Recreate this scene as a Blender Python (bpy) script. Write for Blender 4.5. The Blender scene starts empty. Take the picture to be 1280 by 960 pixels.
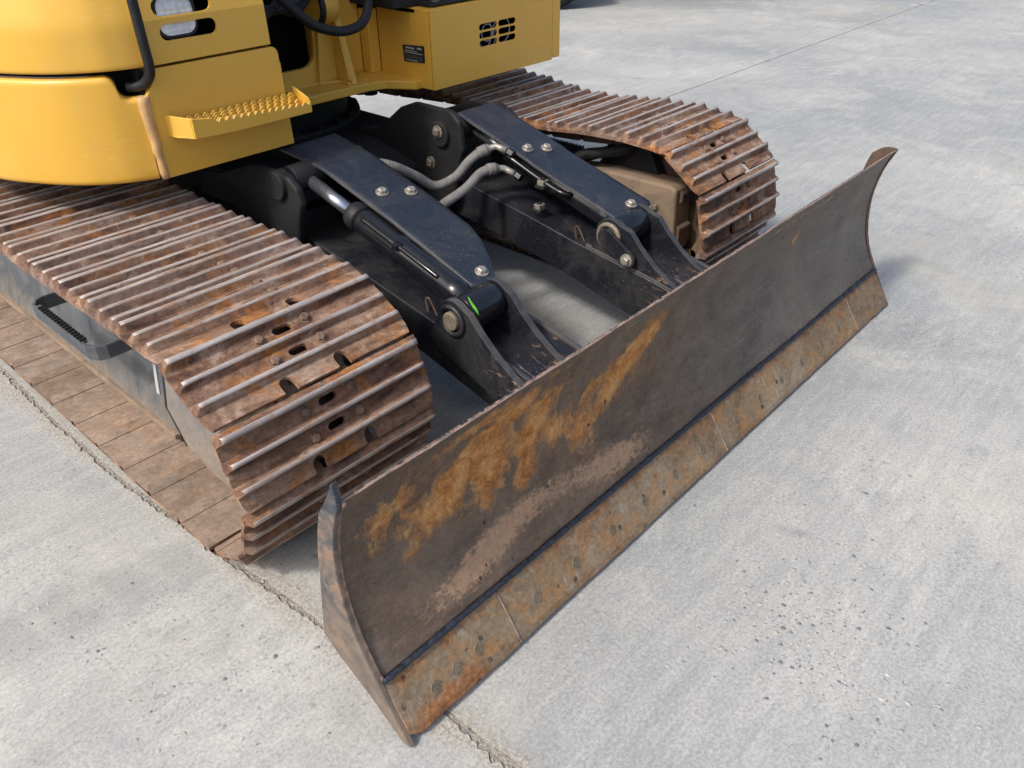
import bpy, bmesh, math, random
from mathutils import Vector, Matrix, noise as mnoise
from mathutils.geometry import tessellate_polygon
R = math.radians
random.seed(7)

# ------------------------------------------------------------------ camera, sky, sun, exposure
scene = bpy.context.scene
COL = scene.collection
cam_d = bpy.data.cameras.new('Camera')
cam = bpy.data.objects.new('Camera', cam_d); COL.objects.link(cam)
rx = Vector((0.6734, -0.7392, -0.0125)).normalized()
fw = Vector((0.6090, 0.5636, -0.5582)).normalized()
ux = rx.cross(fw).normalized(); rx = fw.cross(ux).normalized()
cam.matrix_world = Matrix(((rx.x, ux.x, -fw.x, -1.798), (rx.y, ux.y, -fw.y, -0.795), (rx.z, ux.z, -fw.z, 1.528), (0, 0, 0, 1)))
cam_d.sensor_width = 36; cam_d.lens = 27.995; cam_d.clip_start = 0.02; cam_d.clip_end = 500
scene.camera = cam

SUN_TO = Vector((0.88, -0.09, -1.0)).normalized()          # direction the light travels
elev = math.asin(-SUN_TO.z)
az_from = math.atan2(-SUN_TO.x, -SUN_TO.y)                   # compass bearing of the sun, from +Y towards +X
world = bpy.data.worlds.new('World'); scene.world = world; world.use_nodes = True
wn = world.node_tree.nodes; wl = world.node_tree.links
bg = wn['Background']; sky = wn.new('ShaderNodeTexSky'); sky.sky_type = 'NISHITA'; sky.sun_disc = False
sky.sun_elevation = elev; sky.sun_rotation = az_from
sky.dust_density = 4.5; sky.air_density = 1.0; sky.ozone_density = 1.0
wl.new(sky.outputs[0], bg.inputs[0]); bg.inputs[1].default_value = 0.15
sd = bpy.data.lights.new('Sun', 'SUN'); sun = bpy.data.objects.new('Sun', sd); COL.objects.link(sun)
sd.energy = 2.0; sd.angle = R(7.0); sd.color = (1.0, 0.955, 0.89)
sun.rotation_euler = SUN_TO.to_track_quat('-Z', 'Y').to_euler(); sun.location = (-5, 0, 6)
vs = scene.view_settings
vs.view_transform = 'Standard'; vs.look = 'None'; vs.exposure = 0.37; vs.gamma = 1.0; vs.use_curve_mapping = False

# ------------------------------------------------------------------ material helpers
class G:
    def __init__(s, name):
        s.m = bpy.data.materials.new(name); s.m.use_nodes = True
        s.t = s.m.node_tree; s.n = s.t.nodes; s.l = s.t.links
        s.b = s.n['Principled BSDF']; s._c = None
    def lk(s, a, b): s.l.new(a, b)
    def coord(s, scale=(1, 1, 1), rnd=0.0, rot=(0, 0, 0)):
        tc = s.n.new('ShaderNodeTexCoord'); v = tc.outputs['Object']
        if rnd:
            oi = s.n.new('ShaderNodeObjectInfo')
            mu = s.n.new('ShaderNodeMath'); mu.operation = 'MULTIPLY'; s.lk(oi.outputs['Random'], mu.inputs[0]); mu.inputs[1].default_value = rnd
            ad = s.n.new('ShaderNodeVectorMath'); ad.operation = 'ADD'; s.lk(v, ad.inputs[0]); s.lk(mu.outputs[0], ad.inputs[1]); v = ad.outputs[0]
        mp = s.n.new('ShaderNodeMapping'); mp.inputs['Scale'].default_value = scale; mp.inputs['Rotation'].default_value = rot
        s.lk(v, mp.inputs[0]); return mp.outputs[0]
    def noise(s, v, scale, detail=6, rough=0.6, dist=0.0):
        n = s.n.new('ShaderNodeTexNoise'); s.lk(v, n.inputs['Vector'])
        n.inputs['Scale'].default_value = scale; n.inputs['Detail'].default_value = detail
        n.inputs['Roughness'].default_value = rough; n.inputs['Distortion'].default_value = dist
        return n.outputs['Fac']
    def voro(s, v, scale, feat='F1', rand=1.0, out='Distance'):
        n = s.n.new('ShaderNodeTexVoronoi'); n.feature = feat; s.lk(v, n.inputs['Vector']); n.inputs['Scale'].default_value = scale
        n.inputs['Randomness'].default_value = rand
        return n.outputs[out]
    def ramp(s, f, stops, interp='LINEAR'):
        r = s.n.new('ShaderNodeValToRGB'); s.lk(f, r.inputs[0]); e = r.color_ramp.elements; r.color_ramp.interpolation = interp
        while len(e) > len(stops): e.remove(e[-1])
        while len(e) < len(stops): e.new(0.5)
        for i, (p, c) in enumerate(stops):
            e[i].position = p
            e[i].color = (c, c, c, 1) if isinstance(c, (int, float)) else (*c, 1)
        return r.outputs[0]
    def mix(s, f, a, b, mode='MIX'):
        m = s.n.new('ShaderNodeMix'); m.data_type = 'RGBA'; m.blend_type = mode
        for val, i in ((f, 0), (a, 6), (b, 7)):
            if isinstance(val, (int, float)): m.inputs[i].default_value = val if i == 0 else (val, val, val, 1)
            elif isinstance(val, tuple): m.inputs[i].default_value = (*val, 1)
            else: s.lk(val, m.inputs[i])
        return m.outputs[2]
    def math(s, op, a, b=0.0, clamp=False):
        m = s.n.new('ShaderNodeMath'); m.operation = op; m.use_clamp = clamp
        for i, val in enumerate((a, b)):
            if isinstance(val, (int, float)): m.inputs[i].default_value = val
            else: s.lk(val, m.inputs[i])
        return m.outputs[0]
    def attr(s, name):
        a = s.n.new('ShaderNodeAttribute'); a.attribute_name = name; return a.outputs['Fac']
    def sep(s, v):
        x = s.n.new('ShaderNodeSeparateXYZ'); s.lk(v, x.inputs[0]); return x.outputs
    def set(s, **k):
        names = dict(color='Base Color', rough='Roughness', metal='Metallic', spec='Specular IOR Level', coat='Coat Weight', coatr='Coat Roughness')
        for key, val in k.items():
            inp = s.b.inputs[names[key]]
            if isinstance(val, (int, float)): inp.default_value = val
            elif isinstance(val, tuple): inp.default_value = (*val, 1)
            else: s.lk(val, inp)
        return s
    def bump(s, h, strength=0.3, dist=0.002):
        b = s.n.new('ShaderNodeBump'); s.lk(h, b.inputs['Height']); b.inputs['Strength'].default_value = strength; b.inputs['Distance'].default_value = dist
        s.lk(b.outputs[0], s.b.inputs['Normal']); return s

def m_concrete():
    g = G('concrete'); v = g.coord()
    big = g.noise(v, 0.55, 7, 0.62, 0.3)
    col = g.ramp(big, [(0.30, (.285, .305, .335)), (0.42, (.36, .375, .39)), (0.52, (.43, .435, .44)), (0.68, (.55, .545, .53))])
    mid = g.noise(v, 3.1, 7, 0.7, 0.6)
    col = g.mix(g.ramp(mid, [(0.42, 0.0), (0.74, 0.35)]), col, (.30, .315, .34))
    whitish = g.noise(v, 1.7, 8, 0.75, 1.2)
    col = g.mix(g.ramp(whitish, [(0.52, 0.0), (0.72, 0.75)]), col, (.60, .595, .575))  # whitish patches of the concrete itself
    brush = g.noise(g.coord((1.5, 13, 1), rot=(0, 0, R(44))), 1.6, 7, 0.75, 0.3)
    col = g.mix(g.ramp(brush, [(0.45, 0.0), (0.72, 0.5)]), col, (.30, .31, .33))
    col = g.mix(g.ramp(g.noise(g.coord((2.0, 16, 1), rot=(0, 0, R(40))), 2.3, 7, 0.7), [(0.5, 0.0), (0.75, 0.4)]), col, (.62, .62, .62))
    fine = g.noise(v, 120, 5, 0.8)
    col = g.mix(0.7, col, g.ramp(fine, [(0.34, 0.30), (0.5, 0.5), (0.66, 0.69)]), 'OVERLAY')
    gr = g.noise(v, 26, 8, 0.8, 0.6)
    col = g.mix(0.3, col, g.ramp(gr, [(0.32, 0.38), (0.68, 0.61)]), 'OVERLAY')
    st = g.noise(v, 2.3, 6, 0.6, 1.5)
    col = g.mix(g.ramp(st, [(0.58, 0.0), (0.72, 0.38)]), col, (.27, .285, .31))
    oil = g.noise(g.coord((1, 1, 1), rot=(0, 0, 2)), 4.6, 4, 0.55, 0.6)
    col = g.mix(g.ramp(oil, [(0.66, 0.0), (0.74, 0.4)]), col, (.19, .195, .21))
    wear = g.ramp(g.noise(v, 1.3, 7, 0.7, .6), [(0.47, 0.0), (0.62, 1.0)])
    dv = g.n.new('ShaderNodeVectorMath'); dv.operation = 'ADD'; g.lk(v, dv.inputs[0])
    dn = g.n.new('ShaderNodeTexNoise'); g.lk(v, dn.inputs['Vector']); dn.inputs['Scale'].default_value = 45; dn.inputs['Detail'].default_value = 3
    dm = g.n.new('ShaderNodeVectorMath'); dm.operation = 'SCALE'; g.lk(dn.outputs['Color'], dm.inputs[0]); dm.inputs['Scale'].default_value = .034
    g.lk(dm.outputs[0], dv.inputs[1]); vd = dv.outputs[0]
    for sc, r0, r1, amt in ((34, .14, .27, .5), (62, .18, .36, .6), (17, .08, .15, .45)):
        vn = g.n.new('ShaderNodeTexVoronoi'); g.lk(vd, vn.inputs['Vector']); vn.inputs['Scale'].default_value = sc
        spots = g.math('MULTIPLY', g.ramp(vn.outputs['Distance'], [(r0, 1.0), (r1, 0.0)]), wear)
        rnd = g.sep(vn.outputs['Color'])
        pc = g.ramp(rnd[0], [(0.0, (.15, .155, .165)), (0.45, (.23, .23, .225)), (0.65, (.33, .315, .28)), (0.82, (.50, .47, .41)), (1.0, (.66, .65, .62))])
        keep = g.ramp(rnd[1], [(0.38, 0.0), (0.45, 1.0)])
        col = g.mix(g.math('MULTIPLY', g.math('MULTIPLY', spots, keep), amt), col, pc)
    # old track prints: darker rounded blocks
    xyz = g.sep(v)
    for cx, cy in ((-1.705, .905), (-1.575, .885), (-1.445, .862), (-1.315, .84)):
        nn = g.math('MULTIPLY', g.math('SUBTRACT', g.noise(v, 16, 4, .7), .5), .09)
        dx = g.math('ABSOLUTE', g.math('SUBTRACT', g.math('ADD', xyz[0], g.math('MULTIPLY', xyz[1], .15)), cx + .15 * cy))
        dy = g.math('ABSOLUTE', g.math('SUBTRACT', xyz[1], cy))
        e = g.math('ADD', g.math('MAXIMUM', g.math('SUBTRACT', dx, .045), g.math('SUBTRACT', dy, .085)), nn)
        col = g.mix(g.ramp(g.math('ADD', e, .5), [(0.485, 0.42), (0.53, 0.0)]), col, (.27, .28, .295))
    pit = g.ramp(g.voro(g.coord((1, 1, 1), rot=(0, 0, 1)), 24), [(0.035, 1.0), (0.06, 0.0)])
    pit = g.math('MULTIPLY', pit, g.ramp(g.noise(v, 7, 3), [(0.5, 0.0), (0.56, 1.0)]))
    col = g.mix(g.math('MULTIPLY', pit, 0.75), col, (.12, .125, .14))
    dust = g.ramp(g.noise(v, 0.9, 5, 0.6, 1.0), [(0.55, 0.0), (0.75, 0.35)])
    col = g.mix(dust, col, (.46, .425, .36))
    col = g.mix(1.0, col, (.865, .872, .838), 'MULTIPLY')
    jd = g.math('ABSOLUTE', g.math('SUBTRACT', g.math('ADD', xyz[0], g.math('MULTIPLY', xyz[1], .062)), -1.166))
    jm = g.ramp(g.math('ADD', jd, g.math('MULTIPLY', g.math('SUBTRACT', g.noise(v, 9, 6, .7), .5), .14)), [(0.020, 1.0), (0.065, 0.0)])
    col = g.mix(g.math('MULTIPLY', jm, .8), col, g.ramp(g.noise(v, 110, 5, .8), [(0.34, (.15, .14, .125)), (0.5, (.37, .35, .31)), (0.66, (.56, .53, .47))]))
    g.set(color=col, rough=0.92, spec=0.25)
    h = g.math('ADD', g.math('MULTIPLY', fine, 0.6), g.math('MULTIPLY', g.noise(v, 300, 3, 0.7), 0.4))
    h = g.math('ADD', h, g.math('MULTIPLY', g.noise(v, 18, 5, 0.6), 0.3))
    h = g.math('ADD', h, g.math('MULTIPLY', g.math('MULTIPLY', jm, g.noise(v, 70, 4, .7)), 4.0))
    g.bump(h, 0.45, 0.003); return g.m

def m_joint():
    g = G('joint_grit'); v = g.coord()
    g.set(color=g.ramp(g.noise(v, 70, 5, 0.8), [(0.3, (.17, .155, .125)), (0.5, (.33, .31, .265)), (0.75, (.50, .475, .42))]), rough=1.0, spec=0.1)
    g.bump(g.noise(v, 90, 4, 0.7), 1.0, 0.01); return g.m

def m_shoe():
    g = G('rusty_track_steel'); v = g.coord((1, 1, 1), rnd=9.0); vs_ = g.coord((0.28, 1, 1), rnd=9.0)
    a = g.noise(vs_, 13, 7, 0.68, 0.8)
    col = g.ramp(a, [(0.28, (.030, .018, .016)), (0.39, (.095, .048, .036)), (0.48, (.20, .112, .070)), (0.58, (.30, .192, .130)), (0.72, (.46, .36, .285))])
    o = g.ramp(g.noise(v, 7.5, 5, 0.6, 1.0), [(0.51, 0.0), (0.66, 0.85)])
    col = g.mix(o, col, g.ramp(g.noise(v, 40, 4, 0.7), [(0.3, (.24, .085, .022)), (0.7, (.46, .205, .055))]))
    oi = g.n.new('ShaderNodeObjectInfo')
    col = g.mix(g.ramp(g.math('MULTIPLY', oi.outputs['Random'], g.noise(v, 5, 4)), [(0.2, 0.0), (0.5, 0.5)]), col, (.16, .115, .10))
    d = g.ramp(g.noise(v, 5.5, 7, 0.75, 1.2), [(0.54, 0.0), (0.66, 0.7)])
    col = g.mix(d, col, (.44, .325, .25))
    dk = g.ramp(g.noise(vs_, 21, 6, 0.7, 0.6), [(0.54, 0.0), (0.68, 0.8)])
    col = g.mix(dk, col, (.068, .038, .026))
    sp = g.noise(v, 52, 8, 0.86)
    col = g.mix(0.9, col, g.ramp(sp, [(0.34, 0.22), (0.5, 0.5), (0.66, 0.74)]), 'OVERLAY')
    g.set(color=col, rough=g.ramp(a, [(0.3, 0.55), (0.6, 0.85)]), metal=0.0, spec=0.35)
    g.bump(g.math('ADD', g.noise(v, 60, 6, 0.75), g.math('MULTIPLY', sp, 0.5)), 0.55, 0.004); return g.m

def m_ridge():
    g = G('worn_grouser_steel'); v = g.coord((1, 1, 1), rnd=9.0); vx = g.coord((0.12, 1.5, 1.5), rnd=9.0)
    a = g.noise(vx, 40, 5, 0.7)
    col = g.ramp(a, [(0.25, (.20, .165, .15)), (0.5, (.42, .365, .33)), (0.75, (.64, .59, .56))])
    ru = g.ramp(g.noise(v, 11, 6, 0.75, 0.5), [(0.50, 0.0), (0.66, 0.9)])
    col = g.mix(ru, col, g.ramp(g.noise(v, 60, 4), [(0.3, (.16, .085, .05)), (0.7, (.34, .20, .12))]))
    g.set(color=col, rough=g.mix(ru, 0.42, 0.85), metal=g.ramp(ru, [(0.0, 0.25), (0.7, 0.0)]), spec=0.5)
    g.bump(g.noise(v, 70, 7, 0.8), 0.6, 0.003); return g.m

def m_shoe_inner():
    g = G('dusty_track_inside'); v = g.coord((1, 1, 1), rnd=9.0)
    a = g.noise(v, 12, 8, 0.78, 0.2)
    col = g.ramp(a, [(0.28, (.15, .115, .088)), (0.5, (.265, .20, .152)), (0.72, (.38, .305, .24))])
    col = g.mix(g.ramp(g.noise(v, 6, 5, 0.6, 1.0), [(0.58, 0.0), (0.74, 0.5)]), col, (.29, .17, .095))
    col = g.mix(g.ramp(g.noise(v, 5, 5, 0.6, 0.6), [(0.52, 0.0), (0.72, 0.5)]), col, (.20, .19, .175))
    sp = g.noise(v, 60, 8, 0.86)
    col = g.mix(0.8, col, g.ramp(sp, [(0.34, 0.30), (0.66, 0.68)]), 'OVERLAY')
    oi = g.n.new('ShaderNodeObjectInfo')
    col = g.mix(1.0, col, g.ramp(oi.outputs['Random'], [(0.0, (.80, .78, .76)), (0.5, (1.0, 1.0, 1.0)), (1.0, (1.16, 1.12, 1.08))]), 'MULTIPLY')
    g.set(color=col, rough=0.95, spec=0.15); g.bump(sp, 0.5, 0.002); return g.m

def m_moldboard():
    g = G('scraped_blade_steel'); v = g.coord(); vst = g.coord((0.55, 2.0, 2.6), rot=(0, R(-35), 0))
    a = g.noise(v, 3.2, 8, 0.68, 0.9)
    col = g.ramp(a, [(0.27, (.036, .026, .022)), (0.40, (.066, .050, .041)), (0.53, (.115, .088, .069)), (0.70, (.20, .152, .112))])
    b = g.noise(vst, 7, 8, 0.72, 0.5)
    col = g.mix(g.ramp(b, [(0.48, 0.0), (0.75, 0.55)]), col, (.225, .195, .170))
    col = g.mix(g.math('MULTIPLY', g.attr('pale'), g.ramp(g.noise(vst, 5, 6, 0.65, .4), [(0.3, 0.25), (0.65, 1.0)])), col, (.195, .178, .158))
    col = g.mix(g.ramp(g.noise(g.coord((0.5, 4, 9), rot=(0, R(25), 0)), 12, 4, 0.8), [(0.60, 0.0), (0.72, 0.55)]), col, (.27, .235, .20))
    sw_ = g.noise(g.coord((.5, 5, 7), rot=(0, R(-52), 0)), 16, 3, 0.7, 2.2)
    col = g.mix(g.ramp(sw_, [(0.485, 0.0), (0.5, 0.5), (0.515, 0.0)]), col, (.25, .215, .18))
    br = g.math('MULTIPLY', g.attr('brown'), g.ramp(g.noise(g.coord((1, 1, .7), rot=(0, R(-38), 0)), 5, 8, .72, .8), [(0.34, 0.1), (0.62, 1.0)]))
    col = g.mix(g.math('MULTIPLY', br, .85), col, g.ramp(g.noise(v, 30, 6, .75), [(0.3, (.095, .052, .030)), (0.7, (.28, .158, .080))]))
    # rust patches
    rust = g.attr('rust')
    n2 = g.noise(g.coord((1, 1, 0.8), rot=(0, R(-38), 0)), 15, 10, 0.80, 0.5)
    m = g.math('ADD', g.math('MULTIPLY', rust, 0.50), g.math('MULTIPLY', n2, 1.15))
    mask = g.ramp(m, [(0.72, 0.0), (0.80, 0.5), (0.92, 0.95)])
    rc = g.ramp(g.noise(v, 24, 7, 0.75, 0.5), [(0.32, (.20, .075, .024)), (0.46, (.48, .20, .052)), (0.64, (.62, .355, .145))])
    col = g.mix(mask, col, rc)
    # pink dust near the weld
    du = g.attr('dust')
    mk = g.ramp(g.math('ADD', g.math('MULTIPLY', du, 0.55), g.noise(g.coord((.7, 1, 1), rot=(0, R(-30), 0)), 70, 9, 0.85, .3)), [(0.80, 0.0), (0.92, 0.85)])
    col = g.mix(mk, col, (.44, .275, .17))
    pit = g.math('MULTIPLY', g.ramp(g.voro(g.coord((1, 1, 0.7)), 16), [(0.05, 1.0), (0.085, 0.0)]), g.ramp(g.noise(v, 4, 3), [(0.48, 0.0), (0.56, 1.0)]))
    col = g.mix(g.math('MULTIPLY', pit, 0.9), col, (.022, .018, .016))
    fine = g.noise(v, 210, 4, 0.8)
    col = g.mix(0.8, col, g.ramp(g.noise(v, 75, 8, .85), [(0.32, 0.32), (0.68, 0.68)]), 'OVERLAY')
    g.set(color=col, rough=g.mix(mask, g.ramp(b, [(0.3, 0.5), (0.7, 0.68)]), 0.95), metal=0.0, spec=0.32)
    h = g.math('ADD', g.math('MULTIPLY', fine, 0.25), g.math('ADD', g.math('MULTIPLY', b, 0.5), g.math('MULTIPLY', mask, 0.35)))
    g.bump(h, 0.45, 0.003); return g.m

def m_cutting():
    g = G('cutting_edge_steel'); v = g.coord()
    a = g.noise(v, 6, 8, 0.7, 0.8)
    col = g.ramp(a, [(0.28, (.10, .068, .044)), (0.46, (.205, .150, .095)), (0.60, (.27, .215, .150)), (0.74, (.34, .30, .235))])
    col = g.mix(g.ramp(g.noise(v, 14, 7, 0.7, 1.0), [(0.47, 0.0), (0.64, 0.8)]), col, (.33, .175, .068))
    r = g.attr('rust')
    mk = g.ramp(g.math('ADD', g.math('MULTIPLY', r, 0.5), g.noise(v, 17, 8, 0.74, 0.8)), [(0.66, 0.0), (0.84, 0.9)])
    col = g.mix(mk, col, g.ramp(g.noise(v, 40, 5, 0.7), [(0.3, (.17, .07, .03)), (0.6, (.33, .145, .055)), (0.8, (.42, .24, .12))]))
    col = g.mix(g.ramp(g.noise(g.coord((2, 2, .6)), 22, 6, 0.7), [(0.58, 0.0), (0.74, 0.6)]), col, (.33, .325, .30))
    pit = g.math('MULTIPLY', g.ramp(g.math('ADD', g.voro(v, 22), g.math('MULTIPLY', g.math('SUBTRACT', g.noise(v, 90, 4), .5), .35)), [(0.10, 1.0), (0.20, 0.0)]), g.ramp(g.noise(v, 7, 3), [(0.47, 0.0), (0.55, 1.0)]))
    col = g.mix(g.math('MULTIPLY', pit, 0.85), col, (.05, .035, .028))
    fine = g.noise(v, 80, 7, 0.85)
    col = g.mix(0.9, col, g.ramp(fine, [(0.33, 0.28), (0.67, 0.70)]), 'OVERLAY')
    g.set(color=col, rough=0.8, spec=0.35)
    g.bump(g.math('SUBTRACT', g.math('ADD', g.math('MULTIPLY', fine, 0.3), g.noise(v, 30, 6, 0.7)), g.math('MULTIPLY', pit, 0.8)), 0.5, 0.003); return g.m

def m_paint_black(name, base, tint=(.19, .17, .145), dust=0.35, rough=0.38, scr=0.5):
    g = G(name); v = g.coord()
    n = g.noise(v, 6, 7, 0.7, 0.8)
    col = g.mix(g.ramp(n, [(0.45, 0.0), (0.8, dust)]), base, tint)
    sc = g.ramp(g.noise(g.coord((1, 1, 1), rot=(.4, .3, .7)), 26, 8, 0.82, 1.4), [(0.64, 0.0), (0.74, scr)])
    col = g.mix(sc, col, (.24, .20, .165))
    col = g.mix(g.ramp(g.noise(v, 90, 4, .8), [(0.55, 0.0), (0.75, 0.25)]), col, tint)
    g.set(color=col, rough=g.ramp(n, [(0.3, rough), (0.75, min(.85, rough + .3))]), spec=0.5)
    g.bump(g.noise(v, 40, 5, 0.7), 0.12, 0.002); return g.m

def caked(m, z0, z1, colr):
    g = G.__new__(G); g.m = m; g.t = m.node_tree; g.n = g.t.nodes; g.l = g.t.links; g.b = g.n['Principled BSDF']
    v = g.coord(); src = g.b.inputs['Base Color'].links[0].from_socket
    h = g.math('ADD', g.sep(v)[2], g.math('MULTIPLY', g.math('SUBTRACT', g.noise(v, 14, 6, .7), .5), .30))
    mr = g.n.new('ShaderNodeMapRange'); g.lk(h, mr.inputs[0]); mr.inputs[1].default_value = z0; mr.inputs[2].default_value = z1; mr.inputs[3].default_value = .9; mr.inputs[4].default_value = 0
    c2 = g.ramp(g.noise(v, 60, 6, .8), [(0.3, tuple(x * .65 for x in colr)), (0.7, tuple(x * 1.2 for x in colr))])
    g.lk(g.mix(mr.outputs[0], src, c2), g.b.inputs['Base Color']); return m

def m_yellow():
    g = G('yellow_paint'); v = g.coord()
    n = g.noise(v, 2.2, 5, 0.6, 0.5)
    col = g.ramp(n, [(0.3, (.70, .395, .046)), (0.7, (.76, .445, .064))])
    ds = g.ramp(g.noise(g.coord((1, 1, 2.5)), 5, 7, 0.7, 0.8), [(0.46, 0.0), (0.74, 0.22)])
    col = g.mix(ds, col, (.63, .43, .14))
    dr = g.ramp(g.noise(g.coord((9, 9, .7)), 4, 6, .75, .4), [(0.56, 0.0), (0.72, 0.3)])
    col = g.mix(dr, col, (.52, .37, .14))
    sc = g.ramp(g.noise(g.coord((0.45, 0.45, 6), rot=(0.06, 0.05, 0)), 7, 3, 0.6, 1.2), [(0.490, 0.0), (0.5, 0.40), (0.510, 0.0)])
    sc = g.math('MULTIPLY', sc, g.ramp(g.noise(v, 3.3, 4, .6), [(0.48, 0.0), (0.60, 1.0)]))
    col = g.mix(sc, col, (.86, .66, .30))
    col = g.mix(g.ramp(g.noise(v, 30, 5, .8), [(0.66, 0.0), (0.72, 0.35)]), col, (.36, .21, .07))
    g.set(color=col, rough=g.ramp(n, [(0.3, 0.36), (0.7, 0.48)]), spec=0.5, coat=0.15, coatr=0.25)
    g.bump(g.math('ADD', g.noise(v, 3, 3, 0.5), g.math('MULTIPLY', g.noise(v, 160, 3, .6), .02)), 0.08, 0.01); return g.m

def m_simple(name, c, rough=0.5, metal=0.0, var=0.25, scale=30, spec=0.5, bump=0.1):
    g = G(name); v = g.coord(rnd=3.0)
    n = g.noise(v, scale, 5, 0.7)
    lo = tuple(x * (1 - var) for x in c); hi = tuple(min(1, x * (1 + var)) for x in c)
    g.set(color=g.ramp(n, [(0.3, lo), (0.7, hi)]), rough=g.ramp(n, [(0.3, rough * .85), (0.7, min(1, rough * 1.2))]), metal=metal, spec=spec)
    if bump: g.bump(n, bump, 0.002)
    return g.m

M = dict(
    concrete=m_concrete(), joint=m_joint(), shoe=m_shoe(), ridge=m_ridge(), inner=m_shoe_inner(), mold=m_moldboard(), cut=m_cutting(),
    black=m_paint_black('black_frame_paint', (.0055, .006, .008), (.12, .105, .085), dust=0.09, rough=0.62, scr=0.3),
    arm=m_paint_black('black_arm_paint', (.0075, .009, .014), (.16, .145, .125), dust=0.22, rough=0.36, scr=0.85),
    cover=m_paint_black('black_cover_paint_sky_tint', (.013, .018, .030), (.14, .14, .14), dust=0.25, rough=0.38, scr=0.8),  # black paint with the blue sky reflection put into its base colour
    frame=m_paint_black('grey_frame_paint', (.060, .070, .083), (.23, .22, .205), dust=0.7, rough=0.5, scr=0.5),
    guard=m_paint_black('dusty_guard_paint', (.105, .12, .14), (.26, .235, .205), dust=0.95, rough=0.55, scr=0.35),
    dustmetal=m_paint_black('dusty_rust_casting', (.27, .195, .135), (.055, .048, .042), dust=0.9, rough=0.7, scr=0.35),
    rust_and_shade=m_simple('dark_rust_casting_and_shade', (.10, .07, .052), 0.85, 0, 0.5, 14, 0.25, 0.4),  # real rust on the castings; painted shade on the far end plate
    boltface=m_simple('worn_bolt_face', (.16, .125, .09), 0.75, 0, 0.6, 70, 0.3, 0.5),
    wornedge=m_paint_black('worn_black_edge', (.040, .043, .050), (.20, .17, .14), dust=0.5, rough=0.5, scr=0.6),
    linkrust=m_simple('rusty_link', (.19, .125, .085), 0.85, 0, 0.5, 18, 0.25, 0.4),
    yellow=m_yellow(),
    tan=m_simple('bare_faded_edge', (.55, .34, .15), 0.6, 0, 0.22, 25, 0.4, 0.2),
    chrome=m_simple('chrome_rod', (.34, .37, .42), 0.25, 0.85, 0.1, 20, 0.5, 0.0),
    cyl=m_simple('gloss_black_cylinder', (.010, .011, .014), 0.22, 0, 0.3, 18, 0.6, 0.05),
    zinc=m_simple('zinc_bolt', (.36, .335, .295), 0.42, 0.5, 0.35, 60, 0.5, 0.2),
    dirtybolt=m_simple('dirty_bolt', (.20, .17, .13), 0.6, 0.3, 0.5, 60, 0.4, 0.3),
    rustbolt=m_simple('rusty_bolt', (.19, .125, .09), 0.75, 0.1, 0.5, 60, 0.4, 0.4),
    weld=m_simple('blue_black_weld', (.022, .028, .042), 0.5, 0, 0.7, 55, 0.4, 0.8),
    edge=m_simple('bare_scuffed_edge', (.27, .195, .16), 0.65, 0.2, 0.5, 35, 0.5, 0.5),
    hose=m_simple('grey_hose_sleeve', (.175, .17, .16), 0.72, 0, 0.3, 25, 0.3, 0.2),
    rubber=m_simple('black_rubber', (.013, .014, .016), 0.55, 0, 0.4, 25, 0.4, 0.15),
    cavity_shade=m_simple('cavity_shade_black', (.006, .006, .007), 0.8, 0, 0.3, 20, 0.2, 0.0),  # near-black colour standing in for the shade inside openings
    tread=m_simple('black_tyre', (.020, .021, .023), 0.8, 0, 0.4, 30, 0.3, 0.4),
    rim=m_simple('grey_rim', (.09, .09, .095), 0.5, 0.4, 0.3, 20, 0.5, 0.1),
    print_w=m_simple('pale_print', (.42, .43, .45), 0.5, 0, 0.1, 40, 0.4, 0.0),
    print_k=m_simple('black_label', (.018, .019, .022), 0.4, 0, 0.2, 20, 0.4, 0.0),
    green=m_simple('fresh_green_leaf', (.14, .52, .03), 0.5, 0, 0.25, 60, 0.4, 0.2),
    p1=m_simple('grey_pebble', (.33, .335, .335), 0.75, 0, 0.3, 40, 0.3, 0.2),
    p2=m_simple('dark_pebble', (.19, .195, .215), 0.7, 0, 0.3, 40, 0.3, 0.2),
    p3=m_simple('tan_pebble', (.40, .375, .33), 0.8, 0, 0.3, 40, 0.3, 0.2),
    p4=m_simple('pale_pebble', (.50, .49, .46), 0.8, 0, 0.2, 40, 0.3, 0.2),
)
def scraped(m):
    g = G.__new__(G); g.m = m; g.t = m.node_tree; g.n = g.t.nodes; g.l = g.t.links; g.b = g.n['Principled BSDF']
    v = g.coord(); src = g.b.inputs['Base Color'].links[0].from_socket; x = g.sep(v)
    near = g.ramp(x[1], [(0.30, 1.0), (0.56, 0.0)])
    mk = g.ramp(g.math('ADD', g.math('MULTIPLY', near, .22), g.noise(g.coord((3, .8, 3)), 17, 8, .8, .6)), [(0.66, 0.0), (0.76, 0.85)])
    c = g.mix(mk, src, g.ramp(g.noise(v, 60, 5, .7), [(0.35, (.20, .11, .065)), (0.65, (.40, .30, .235))]))
    sp = g.ramp(g.voro(v, 75), [(0.10, 1.0), (0.16, 0.0)]); sp = g.math('MULTIPLY', sp, g.ramp(g.noise(v, 8, 3), [(0.50, 0.0), (0.6, .6)]))
    g.lk(g.mix(sp, c, (.22, .19, .16)), g.b.inputs['Base Color'])
scraped(M['arm']); scraped(M['cover'])
caked(M['guard'], .06, .32, (.27, .215, .165)); caked(M['frame'], .03, .16, (.22, .18, .14))
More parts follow.
